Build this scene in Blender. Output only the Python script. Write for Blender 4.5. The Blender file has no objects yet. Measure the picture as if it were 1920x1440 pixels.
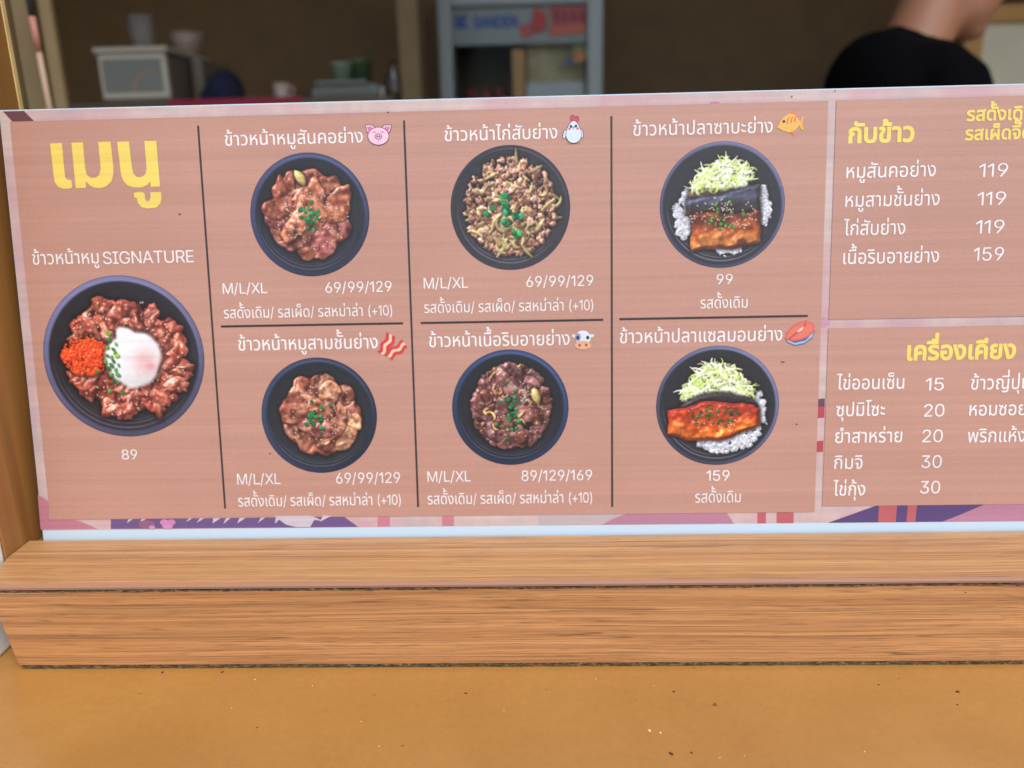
import bpy, bmesh, math, random
import numpy as np
from mathutils import Matrix, Vector, Quaternion
from mathutils.geometry import delaunay_2d_cdt

random.seed(7)
SC = bpy.context.scene
COL = SC.collection

# ---------------------------------------------------------------- camera, sky, sun, exposure
FPX = 1500.0                                   # focal length in pixels of the 1920 wide photograph
LEAN = math.radians(8)                         # the menu board leans back by this much
def axes(y, p, r):
    f = np.array([math.sin(y) * math.cos(p), math.cos(y) * math.cos(p), math.sin(p)])
    r0 = np.array([math.cos(y), -math.sin(y), 0]); u0 = np.cross(r0, f)
    return math.cos(r) * r0 + math.sin(r) * u0, -math.sin(r) * r0 + math.cos(r) * u0, f
CAM_B = np.array([0, -.477, .1599])            # camera in the board's own frame (board plane y = 0)
AX_B = axes(*[math.radians(a) for a in (-1.724, -7.899, -1.113)])
RX = np.array([[1, 0, 0], [0, math.cos(LEAN), math.sin(LEAN)], [0, -math.sin(LEAN), math.cos(LEAN)]])
CAM_W = RX @ CAM_B
AX_W = [RX @ a for a in AX_B]
def at(px, py, axis, val):
    """The point of the photograph's pixel that lies on the world plane axis = val."""
    d = AX_W[2] + AX_W[0] * (px - 960) / FPX + AX_W[1] * (720 - py) / FPX
    return CAM_W + d * ((val - CAM_W[axis]) / d[axis])
def onb(px, py):
    """The point (x, z) on the menu board's face under a pixel."""
    d = AX_B[2] + AX_B[0] * (px - 960) / FPX + AX_B[1] * (720 - py) / FPX
    p = CAM_B + d * (-CAM_B[1] / d[1]); return np.array([p[0], p[2]])

cam = bpy.data.cameras.new('camera'); cam_o = bpy.data.objects.new('camera', cam); COL.objects.link(cam_o)
m = Matrix.Identity(4)
for k, a in enumerate((AX_W[0], AX_W[1], -AX_W[2])):
    for i in range(3): m[i][k] = a[i]
for i in range(3): m[i][3] = CAM_W[i]
cam_o.matrix_world = m
cam.sensor_width = 36; cam.lens = FPX / 1920 * 36; cam.clip_start = .01; cam.clip_end = 500
cam.dof.use_dof = True; cam.dof.focus_distance = .44; cam.dof.aperture_fstop = 5.4
SC.camera = cam_o

SUN_EL, SUN_AZ = math.radians(50), math.radians(158)      # high and behind the camera, veiled by cloud
w = bpy.data.worlds.new('World'); SC.world = w; w.use_nodes = True
nt = w.node_tree; sky = nt.nodes.new('ShaderNodeTexSky'); sky.sky_type = 'NISHITA'; sky.sun_disc = False
sky.sun_elevation = SUN_EL; sky.sun_rotation = SUN_AZ; sky.air_density = 1.0; sky.dust_density = 1.5; sky.ozone_density = 1.0
nt.links.new(sky.outputs[0], nt.nodes['Background'].inputs[0]); nt.nodes['Background'].inputs[1].default_value = .12
sun = bpy.data.lights.new('sun', 'SUN'); sun.energy = 1.5; sun.angle = math.radians(40); sun.color = (1, .98, .95)
sun_o = bpy.data.objects.new('sun', sun); COL.objects.link(sun_o); sun_o.location = (0, -3, 5)
sd = Vector((math.sin(SUN_AZ) * math.cos(SUN_EL), math.cos(SUN_AZ) * math.cos(SUN_EL), math.sin(SUN_EL)))
sun_o.rotation_euler = sd.to_track_quat('Z', 'Y').to_euler()
SC.view_settings.view_transform = 'Standard'; SC.view_settings.look = 'None'; SC.view_settings.gamma = 1
SC.view_settings.exposure = 1.0
SC.render.engine = 'CYCLES'; SC.cycles.max_bounces = 8; SC.cycles.use_denoising = True

# ---------------------------------------------------------------- helpers
def lin(c, k=1.0):
    c = np.asarray(c, float) / 255
    return np.where(c <= .04045, c / 12.92, ((c + .055) / 1.055) ** 2.4) * k
def tag(o, label=None, cat=None, group=None, kind=None):
    for k, v in (('label', label), ('category', cat), ('group', group), ('kind', kind)):
        if v: o[k] = v
    return o
def thing(name, label, cat, loc=(0, 0, 0), rot=(0, 0, 0), group=None):
    o = bpy.data.objects.new(name, None); o.empty_display_size = .05; COL.objects.link(o)
    o.location = loc; o.rotation_euler = rot
    return tag(o, label, cat, group)
def link(name, me, mat=None, parent=None, smooth=False):
    o = bpy.data.objects.new(name, me); COL.objects.link(o)
    if mat: me.materials.append(mat)
    if parent: o.parent = parent
    if smooth:
        for p in me.polygons: p.use_smooth = True
    return o
def from_bm(name, bm, mat, parent=None, smooth=False):
    me = bpy.data.meshes.new(name); bmesh.ops.recalc_face_normals(bm, faces=bm.faces); bm.to_mesh(me); bm.free()
    return link(name, me, mat, parent, smooth)
def bm_box(bm, lo, hi, bev=0, seg=2):
    g = bmesh.ops.create_cube(bm, size=1); vs = g['verts']
    for v in vs: v.co = Vector([lo[i] + (hi[i] - lo[i]) * (v.co[i] + .5) for i in range(3)])
    if bev:
        es = list({e for v in vs for e in v.link_edges})
        bmesh.ops.bevel(bm, geom=es, offset=bev, segments=seg, affect='EDGES', profile=.6)
def box(name, lo, hi, mat, parent=None, bev=.001, seg=2):
    bm = bmesh.new(); bm_box(bm, lo, hi, bev, seg); return from_bm(name, bm, mat, parent)
def prism(name, pts, vec, mat, parent=None, bev=0):
    bm = bmesh.new(); a = [bm.verts.new(p) for p in pts]; b = [bm.verts.new(Vector(p) + Vector(vec)) for p in pts]; n = len(pts)
    bm.faces.new(a); bm.faces.new(b[::-1])
    for i in range(n): bm.faces.new((a[i], b[i], b[(i + 1) % n], a[(i + 1) % n]))
    bmesh.ops.recalc_face_normals(bm, faces=bm.faces)
    if bev: bmesh.ops.bevel(bm, geom=list(bm.edges), offset=bev, segments=2, affect='EDGES')
    return from_bm(name, bm, mat, parent)
def lathe(name, prof, mat, parent=None, n=40, loc=(0, 0, 0)):
    bm = bmesh.new(); rings = []
    for r, z in prof:
        rings.append([bm.verts.new((loc[0] + r * math.cos(2 * math.pi * k / n), loc[1] + r * math.sin(2 * math.pi * k / n), loc[2] + z)) for k in range(n)] if r > 1e-6 else [bm.verts.new((loc[0], loc[1], loc[2] + z))])
    for a, b in zip(rings, rings[1:]):
        for k in range(n):
            if len(a) == 1: bm.faces.new((a[0], b[k], b[(k + 1) % n]))
            elif len(b) == 1: bm.faces.new((a[k], b[0], a[(k + 1) % n]))
            else: bm.faces.new((a[k], b[k], b[(k + 1) % n], a[(k + 1) % n]))
    return from_bm(name, bm, mat, parent, True)

# ---------------------------------------------------------------- materials
def mat_new(name, col=(200, 200, 200), rough=.5, k=.85, **kw):
    m = bpy.data.materials.new(name); m.use_nodes = True; b = m.node_tree.nodes['Principled BSDF']
    b.inputs['Base Color'].default_value = (*lin(col, k), 1); b.inputs['Roughness'].default_value = rough
    for q, v in kw.items(): b.inputs[q.replace('_', ' ')].default_value = v
    return m
class N:
    """Small node-tree writer."""
    def __init__(s, m): s.t = m.node_tree; s.b = s.t.nodes['Principled BSDF']
    def n(s, typ, **kw):
        o = s.t.nodes.new('ShaderNode' + typ)
        for k, v in kw.items():
            if hasattr(o, k) and k not in ('Scale',): setattr(o, k, v)
        return o
    def l(s, a, b): s.t.links.new(a, b)
    def coord(s, scale=(1, 1, 1), loc=(0, 0, 0), out='Object'):
        c = s.n('TexCoord'); mp = s.n('Mapping'); mp.inputs['Scale'].default_value = scale; mp.inputs['Location'].default_value = loc
        s.l(c.outputs[out], mp.inputs[0]); return mp.outputs[0]
    def noise(s, scale=(1, 1, 1), sc=1., det=3., rough=.5, dist=0., loc=(0, 0, 0), vec=None):
        o = s.n('TexNoise'); o.inputs['Scale'].default_value = sc; o.inputs['Detail'].default_value = det; o.inputs['Roughness'].default_value = rough; o.inputs['Distortion'].default_value = dist
        s.l(vec if vec else s.coord(scale, loc), o.inputs['Vector']); return o.outputs[0]
    def ramp(s, src, stops):
        o = s.n('ValToRGB'); e = o.color_ramp.elements
        while len(e) < len(stops): e.new(.5)
        for el, (p, c) in zip(e, stops): el.position = p; el.color = (*c, 1) if len(c) == 3 else c
        s.l(src, o.inputs[0]); return o.outputs[0]
    def mix(s, f, a, b, mode='MIX'):
        o = s.n('Mix'); o.data_type = 'RGBA'; o.blend_type = mode
        for sock, v in ((o.inputs[0], f), (o.inputs[6], a), (o.inputs[7], b)):
            if isinstance(v, (int, float)): sock.default_value = v
            elif isinstance(v, (tuple, list, np.ndarray)): sock.default_value = (*v[:3], 1)
            else: s.l(v, sock)
        return o.outputs[2]
    def base(s, c): s.l(c, s.b.inputs['Base Color'])
    def bump(s, h, st=.2, d=.001):
        o = s.n('Bump'); o.inputs['Strength'].default_value = st; o.inputs['Distance'].default_value = d; s.l(h, o.inputs['Height']); s.l(o.outputs[0], s.b.inputs['Normal'])
def g3(v): return (v, v, v)

def print_material(name, border=False):
    m = mat_new(name, rough=.42); k = N(m); a = k.n('Attribute'); a.attribute_name = 'Col'; c = a.outputs['Color']
    if border:      # mottled watercolour wash printed on the border
        f = k.ramp(k.noise((1, 1, 1), 22, 4, .6), [(.38, g3(0)), (.62, g3(1))]); c = k.mix(f, c, tuple(lin((210, 168, 170), .68)))
        f = k.ramp(k.noise((1, 1, 1), 31, 3, .6, loc=(3, 1, 2)), [(.5, g3(0)), (.72, g3(1))]); c = k.mix(f, c, tuple(lin((196, 172, 174), .68)))
    band = k.ramp(k.noise((2.5, 1, 330), 1, 3, .6), [(.3, g3(.90)), (.7, g3(1.05))])
    c = k.mix(1., c, band, 'MULTIPLY')
    gr = k.ramp(k.noise((1, 1, 1), 1500, 2, .6), [(.3, g3(.93)), (.7, g3(1.06))]); c = k.mix(1., c, gr, 'MULTIPLY'); c = k.mix(1., c, k.ramp(k.noise((1, 1, 1), 7, 3, .5, loc=(2, 0, 5)), [(.3, (.95, .94, .94)), (.7, (1.03, 1.04, 1.05))]), 'MULTIPLY')
    k.base(c); k.bump(k.noise((1, 1, 1), 1900, 2), .12, .0003); k.b.inputs['Specular IOR Level'].default_value = .4
    k.l(k.ramp(k.noise((1, 1, 1.6), 11, 5, .65, .6), [(.35, g3(.30)), (.65, g3(.52))]), k.b.inputs['Roughness'])
    return m
M = {}
M['print'] = print_material('printed_vinyl'); M['border'] = print_material('printed_border', True)
M['pvc'] = mat_new('pale_foam_board', (206, 226, 240), .35, .66)

def wood_laminate(name, a, b, dark, seed):
    m = mat_new(name, rough=.42); k = N(m); A_, B_, D_ = (tuple(lin(c, .85)) for c in (a, b, dark))
    wv = k.noise((3.2, 14, 14), 1, 3, .55, loc=(seed, 3, 1)); cen = k.n('VectorMath', operation='SUBTRACT'); cen.inputs[1].default_value = (.5, .5, .5)
    nz = k.n('TexNoise'); nz.inputs['Scale'].default_value = 1; nz.inputs['Detail'].default_value = 2; k.l(k.coord((4.5, 9, 9), (seed, 3, 1)), nz.inputs['Vector']); k.l(nz.outputs['Color'], cen.inputs[0])
    sc = k.n('VectorMath', operation='MULTIPLY'); sc.inputs[1].default_value = (0, .0055, .0055); k.l(cen.outputs[0], sc.inputs[0])
    tc = k.n('TexCoord'); add = k.n('VectorMath', operation='ADD'); k.l(tc.outputs['Object'], add.inputs[0]); k.l(sc.outputs[0], add.inputs[1])
    def stretched(scale, det, loc, ro=.6):
        mp = k.n('Mapping'); mp.inputs['Scale'].default_value = scale; mp.inputs['Location'].default_value = loc; k.l(add.outputs[0], mp.inputs[0]); return k.noise(sc=1, det=det, rough=ro, vec=mp.outputs[0])
    broad = stretched((.8, 260, 260), 2, (seed, 0, 0)); mid = stretched((2.2, 900, 900), 2, (seed, 9, 4)); fine = stretched((16, 2300, 2300), 2, (seed, 5, 2))
    c = k.ramp(broad, [(.32, B_), (.66, A_)]); c = k.mix(.8, c, k.ramp(mid, [(.38, g3(.82)), (.6, g3(1.12))]), 'MULTIPLY'); c = k.mix(.7, c, k.ramp(fine, [(.38, g3(.80)), (.62, g3(1.12))]), 'MULTIPLY')
    gate = k.ramp(stretched((5, 80, 80), 2, (seed, 2, 8)), [(.42, g3(0)), (.6, g3(1))])
    s1 = k.ramp(stretched((1.6, 520, 520), 2, (seed * 3, 7, 1), .5), [(.58, g3(0)), (.70, g3(.3))]); s2 = k.ramp(stretched((4, 1300, 1300), 2, (seed * 2, 1, 7)), [(.55, g3(0)), (.68, g3(.45))])
    c = k.mix(k.mix(1., s1, gate, 'MULTIPLY'), c, D_); c = k.mix(k.mix(1., s2, k.ramp(broad, [(.35, g3(1)), (.62, g3(.15))]), 'MULTIPLY'), c, D_)
    pore = k.ramp(stretched((48, 1500, 1500), 2, (seed, 17, 6)), [(.58, g3(0)), (.70, g3(.55))]); c = k.mix(pore, c, D_)
    def vein(src, w, s): return k.ramp(src, [(.5 - w, g3(0)), (.5, g3(s)), (.5 + w * .35, g3(0))])
    for sc_, w_, s_, lo in (((.35, 150, 150), .020, .8, 11), ((.6, 270, 270), .026, .75, 23), ((1.2, 560, 560), .045, .5, 37)):
        gt = k.ramp(stretched((3.0, 70, 70), 2, (seed + lo, lo, 3)), [(.40, g3(.1)), (.58, g3(1))])
        c = k.mix(k.mix(1., vein(stretched(sc_, 2, (seed, lo, lo * .7), .5), w_, s_), gt, 'MULTIPLY'), c, D_)
    k.base(c); k.bump(fine, .12, .0003); return m
M['lam_top'] = wood_laminate('teak_laminate_top', (204, 156, 102), (186, 134, 84), (128, 90, 62), 2.3)
M['lam_front'] = wood_laminate('teak_laminate_front', (196, 141, 90), (170, 114, 68), (92, 64, 45), 8.1)
M['edge'] = mat_new('mauve_edge_band', (160, 116, 94), .4)
m = mat_new('raw_chipboard', (92, 74, 46), .95); k = N(m)
k.base(k.ramp(k.noise((.35, 1, 1), 700, 3, .7), [(.35, tuple(lin((36, 28, 18)))), (.55, tuple(lin((88, 70, 42)))), (.75, tuple(lin((150, 130, 90))))])); k.bump(k.noise((1, 1, 1), 900, 3, .7), .9, .001); M['chip'] = m
m = mat_new('ochre_gloss_paint', (190, 134, 66), .3); k = N(m)
c = k.ramp(k.noise((1, 1, 1), 9, 5, .6), [(.3, tuple(lin((170, 119, 58), .85))), (.7, tuple(lin((181, 131, 67), .85)))])
c = k.mix(.4, c, k.ramp(k.noise((1, 1, 1), 260, 3, .6), [(.3, g3(.88)), (.7, g3(1.1))]), 'MULTIPLY')
sp = k.ramp(k.noise((1, 1, 1), 95, 2, .45, loc=(4, 2, 0)), [(.77, g3(0)), (.79, g3(.7))]); c = k.mix(sp, c, tuple(lin((66, 46, 26))))
sp = k.ramp(k.noise((1, 1.6, 1), 230, 1, .4, loc=(1, 7, 0)), [(.84, g3(0)), (.87, g3(.7))]); c = k.mix(sp, c, tuple(lin((226, 206, 170))))
k.base(c); h = k.mix(.35, k.noise((1, 1, 1), 150, 3, .55), k.noise((1, 1, 1), 40, 2, .5)); k.bump(h, .13, .0012)
k.l(k.ramp(k.noise((1, 1, 1), 14, 4, .6), [(.3, g3(.16)), (.7, g3(.34))]), k.b.inputs['Roughness']); M['counter'] = m
m = mat_new('varnished_jamb', (168, 108, 44), .45); k = N(m)
c = k.ramp(k.noise((30, 30, 1.2), 1, 4, .6, .4), [(.3, tuple(lin((140, 94, 46), .85))), (.6, tuple(lin((168, 114, 56), .85))), (.8, tuple(lin((118, 76, 38), .85)))])
k.base(c); k.bump(k.noise((60, 60, 3), 1, 3), .1, .001); M['jamb'] = m
def paint(name, col, rough=.6, var=.12, sc=12, **kw):
    m = mat_new(name, col, rough, **kw); k = N(m)
    k.base(k.mix(1., tuple(lin(col, .85)), k.ramp(k.noise((1, 1, 1), sc, 4, .6), [(.3, g3(1 - var)), (.7, g3(1 + var * .6))]), 'MULTIPLY')); k.bump(k.noise((1, 1, 1), sc * 20, 3), .08, .002); return m
M['wall'] = paint('brown_wall_paint', (126, 98, 62), .7); M['wall_tan'] = paint('tan_wall_paint', (150, 124, 82), .6)
M['olive'] = paint('olive_frame_paint', (122, 96, 58), .55); M['beige'] = paint('beige_frame_paint', (160, 132, 86), .55)
M['white_wall'] = paint('white_wall_paint', (240, 240, 232), .8, .04, 30); M['cream'] = paint('cream_panel', (238, 228, 196), .7, .04)
M['orange'] = paint('orange_wood', (206, 150, 74), .45); M['ply'] = paint('pale_plywood_edge', (226, 190, 120), .7, .15, 60)
M['floor'] = paint('grey_concrete', (130, 124, 116), .85); M['ceil'] = paint('ceiling_board', (120, 104, 84), .9)
# ---------------------------------------------------------------- lettering: glyph outlines of Blender's own built-in font, any weight
_glyph = {}; _curve = {}
try:    # Blender's own interface font, for the Latin letters and figures
    import os
    LATIN = bpy.data.fonts.load(os.path.join(bpy.utils.resource_path('LOCAL'), 'datafiles', 'fonts', 'Inter.woff2'))
except Exception: LATIN = None
def glyph_outline(ch):
    if ch in _curve: return _curve[ch]
    def curve_of(body):
        c = bpy.data.curves.new('t', 'FONT'); c.body = body; c.size = 1; c.font = LATIN if (LATIN and ord(body[0]) < 0x0e00) else c.font; c.fill_mode = 'NONE' if hasattr(c, 'fill_mode') else 'BOTH'
        o = bpy.data.objects.new('t', c); COL.objects.link(o); dg = bpy.context.evaluated_depsgraph_get()
        cu = o.evaluated_get(dg).to_curve(dg, apply_modifiers=False); loops = []
        for s in cu.splines:
            P = []
            if s.type == 'BEZIER':
                b = s.bezier_points; n = len(b)
                for i in range(n):
                    p0, p1, p2, p3 = (np.array(v[:2]) for v in (b[i].co, b[i].handle_right, b[(i + 1) % n].handle_left, b[(i + 1) % n].co))
                    st = 1 if np.linalg.norm((p3 - p0)[0] * (p1 - p0)[1] - (p3 - p0)[1] * (p1 - p0)[0]) < 1e-7 else 6
                    for t in np.arange(st) / st: P.append((1 - t) ** 3 * p0 + 3 * t * (1 - t) ** 2 * p1 + 3 * t * t * (1 - t) * p2 + t ** 3 * p3)
            else: P = [np.array(p.co[:2]) for p in s.points]
            if len(P) > 2: loops.append(np.array(P))
        o.to_curve_clear() if hasattr(o, 'to_curve_clear') else None
        bpy.data.objects.remove(o); bpy.data.curves.remove(c); return loops
    L = curve_of(ch); ref = curve_of('I') if ord(ch) < 0x0e00 else None; both = curve_of(ch + 'I') if ref else None
    if ref is None: ref = curve_of('น'); both = curve_of(ch + 'น')
    mx = lambda l: max(p[:, 0].max() for p in l)
    adv = mx(both) - mx(ref)
    if ch == '1':   # plain figure one: a stem with a flag
        t = max(p[:, 1].max() for p in L); q = t * .145; L = [np.array([(t * .30, 0), (t * .30 + q * .86, 0), (t * .30 + q * .86, t), (t * .30 + q * .1, t), (t * .04, t * .80), (t * .04, t * .80 - q * 1.05), (t * .30, t - q * 1.15)])]; adv = t * .56
    _curve[ch] = (L, adv); return _curve[ch]

def glyph(ch, off, square=False, res=84):
    """(verts, tris, advance) of a character grown by off (in em) on all sides."""
    key = (ch, off, square)
    if key in _glyph: return _glyph[key]
    L, adv = glyph_outline(ch)
    if not L: _glyph[key] = (np.zeros((0, 2)), [], adv); return _glyph[key]
    A = np.concatenate(L); Bp = np.concatenate([np.roll(l, -1, 0) for l in L])
    h = 1 / res; lo = A.min(0) - .06 - off; hi = A.max(0) + .06 + off
    gx = np.arange(lo[0], hi[0] + h, h); gy = np.arange(lo[1], hi[1] + h, h); X, Y = np.meshgrid(gx, gy); P = np.stack([X.ravel(), Y.ravel()], 1)
    def wind(P):
        w = np.zeros(len(P), int)
        for a, b in zip(A, Bp):
            if a[1] == b[1]: continue
            up = (a[1] <= P[:, 1]) & (b[1] > P[:, 1]); dn = (b[1] <= P[:, 1]) & (a[1] > P[:, 1])
            cr = (b[0] - a[0]) * (P[:, 1] - a[1]) - (P[:, 0] - a[0]) * (b[1] - a[1])
            w += (up & (cr > 0)).astype(int) - (dn & (cr < 0)).astype(int)
        return w != 0
    ins = wind(P)
    # cut the outline finely and drop stretches that lie inside another stroke
    sa, sb = [], []
    for a, b in zip(A, Bp):
        n = max(1, int(np.linalg.norm(b - a) / .03)); t = np.linspace(0, 1, n + 1)[:, None]; q = a + (b - a) * t; sa.append(q[:-1]); sb.append(q[1:])
    sa = np.concatenate(sa); sb = np.concatenate(sb); d = sb - sa; ln = np.maximum(np.linalg.norm(d, axis=1), 1e-9); nn = np.stack([-d[:, 1], d[:, 0]], 1) / ln[:, None] * .004; mid = (sa + sb) / 2
    keep = ~(wind(mid + nn) & wind(mid - nn)); sa, d, ln = sa[keep], d[keep], ln[keep]
    D = np.full(len(P), 9.)
    for a, e, l in zip(sa, d, ln):
        r = P - a; t = np.clip((r @ e) / (l * l), 0, 1)[:, None]; q = r - t * e
        D = np.minimum(D, np.abs(q).max(1) if square else np.hypot(q[:, 0], q[:, 1]))
    S = (np.where(ins, D, -D) + off).reshape(X.shape)
    verts, vid, edges = [], {}, []
    def cross(i, j, k, l):
        key2 = (i, j, k, l)
        if key2 not in vid:
            s0, s1 = S[i, j], S[k, l]; t = s0 / (s0 - s1); vid[key2] = len(verts)
            verts.append((gx[j] + (gx[l] - gx[j]) * t, gy[i] + (gy[k] - gy[i]) * t))
        return vid[key2]
    I = S > 0; c = I[:-1, :-1] * 1 + I[:-1, 1:] * 2 + I[1:, 1:] * 4 + I[1:, :-1] * 8
    for i, j in zip(*np.nonzero((c > 0) & (c < 15))):
        q = int(c[i, j]); es = []
        if (q & 1 > 0) != (q & 2 > 0): es.append(cross(i, j, i, j + 1))
        if (q & 2 > 0) != (q & 4 > 0): es.append(cross(i, j + 1, i + 1, j + 1))
        if (q & 8 > 0) != (q & 4 > 0): es.append(cross(i + 1, j, i + 1, j + 1))
        if (q & 1 > 0) != (q & 8 > 0): es.append(cross(i, j, i + 1, j))
        for a in range(0, len(es) - 1, 2): edges.append((es[a], es[a + 1]))
    if not verts: _glyph[key] = (np.zeros((0, 2)), [], adv); return _glyph[key]
    V, E, T = delaunay_2d_cdt([Vector(v) for v in verts], edges, [], 0, 1e-7)[:3]
    V = np.array([(v[0], v[1]) for v in V]); tri = []
    for t in T:
        m = V[list(t)].mean(0); j = min(max(int((m[0] - gx[0]) / h), 0), len(gx) - 2); i = min(max(int((m[1] - gy[0]) / h), 0), len(gy) - 2)
        fx, fy = (m[0] - gx[j]) / h, (m[1] - gy[i]) / h
        s = (S[i, j] * (1 - fx) + S[i, j + 1] * fx) * (1 - fy) + (S[i + 1, j] * (1 - fx) + S[i + 1, j + 1] * fx) * fy
        if s > 0: tri.append(tuple(t))
    _glyph[key] = (V, tri, adv); return _glyph[key]

UPPER = 'ัิีึื็'; TONE = '่้๊๋'; LOWER = 'ุู'
def layout(txt, off, off_lat, square=False, track=0.):
    """Verts and triangles of a line in em units, tone marks raised above vowel marks."""
    V, T, x = [], [], 0.; n = 0; Y = []; prev_up = False
    for q, ch in enumerate(txt):
        if ch == ' ': x += .26; continue
        thai = '\u0e00' <= ch <= '\u0e7f'; v, t, adv = glyph(ch, off if thai else off_lat, square)
        if not thai: v = v * LSC; adv = adv * LSC - .035 * (ch != '/')
        dy = 0
        if ch in TONE:
            nxt = txt[q + 1] if q + 1 < len(txt) else ''
            dy = RAISE if (prev_up or nxt == 'ำ') else 0
        if ch in UPPER: prev_up = True
        elif ch not in TONE: prev_up = False
        if len(v):
            V.append(v + np.array([x, dy])); Y.append(np.full(len(v), q % 3)); T += [tuple(a + n for a in tri) for tri in t]; n += len(v)
        if ch not in UPPER + TONE + LOWER: x += adv + track
    V = np.concatenate(V); V[:, 0] -= V[:, 0].min(); V = np.column_stack([V, np.concatenate(Y)]); return V, T
RAISE = .17; LSC = 1.
def col_mesh(name, V3, F, colors, mat, parent=None):
    me = bpy.data.meshes.new(name); me.from_pydata([tuple(v) for v in V3], [], F); a = me.color_attributes.new('Col', 'FLOAT_COLOR', 'POINT')
    c = np.ones((len(V3), 4), np.float32); c[:, :3] = colors; a.data.foreach_set('color', c.ravel()); return link(name, me, mat, parent)
# ---------------------------------------------------------------- printed food pictures (colour fields for the flat print)
def smooth_noise(S, cells, rg, octaves=3):
    out = np.zeros((S, S)); amp = 1.0; tot = 0
    for o in range(octaves):
        n = max(2, int(cells * 2 ** o)); g = rg.random((n + 3, n + 3))
        t = np.linspace(0, n, S, endpoint=False); i = t.astype(int); f = t - i; f = f * f * (3 - 2 * f)
        a = g[np.ix_(i, i)] * (1 - f)[None, :] + g[np.ix_(i, i + 1)] * f[None, :]
        b = g[np.ix_(i + 1, i)] * (1 - f)[None, :] + g[np.ix_(i + 1, i + 1)] * f[None, :]
        out += amp * (a * (1 - f)[:, None] + b * f[:, None]); tot += amp; amp *= .5
    return out / tot - .5

def box_blur(a, r):
    r = max(1, int(r))
    for ax in (0, 1):
        p = np.concatenate([np.repeat(np.take(a, [0], ax), r, ax), a, np.repeat(np.take(a, [-1], ax), r, ax)], ax)
        c = np.cumsum(p, ax); z = np.zeros_like(np.take(c, [0], ax)); c = np.concatenate([z, c], ax)
        n = a.shape[ax]; k = 2 * r + 1
        a = (np.take(c, range(k, k + n), ax) - np.take(c, range(0, n), ax)) / k
    return a

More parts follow.
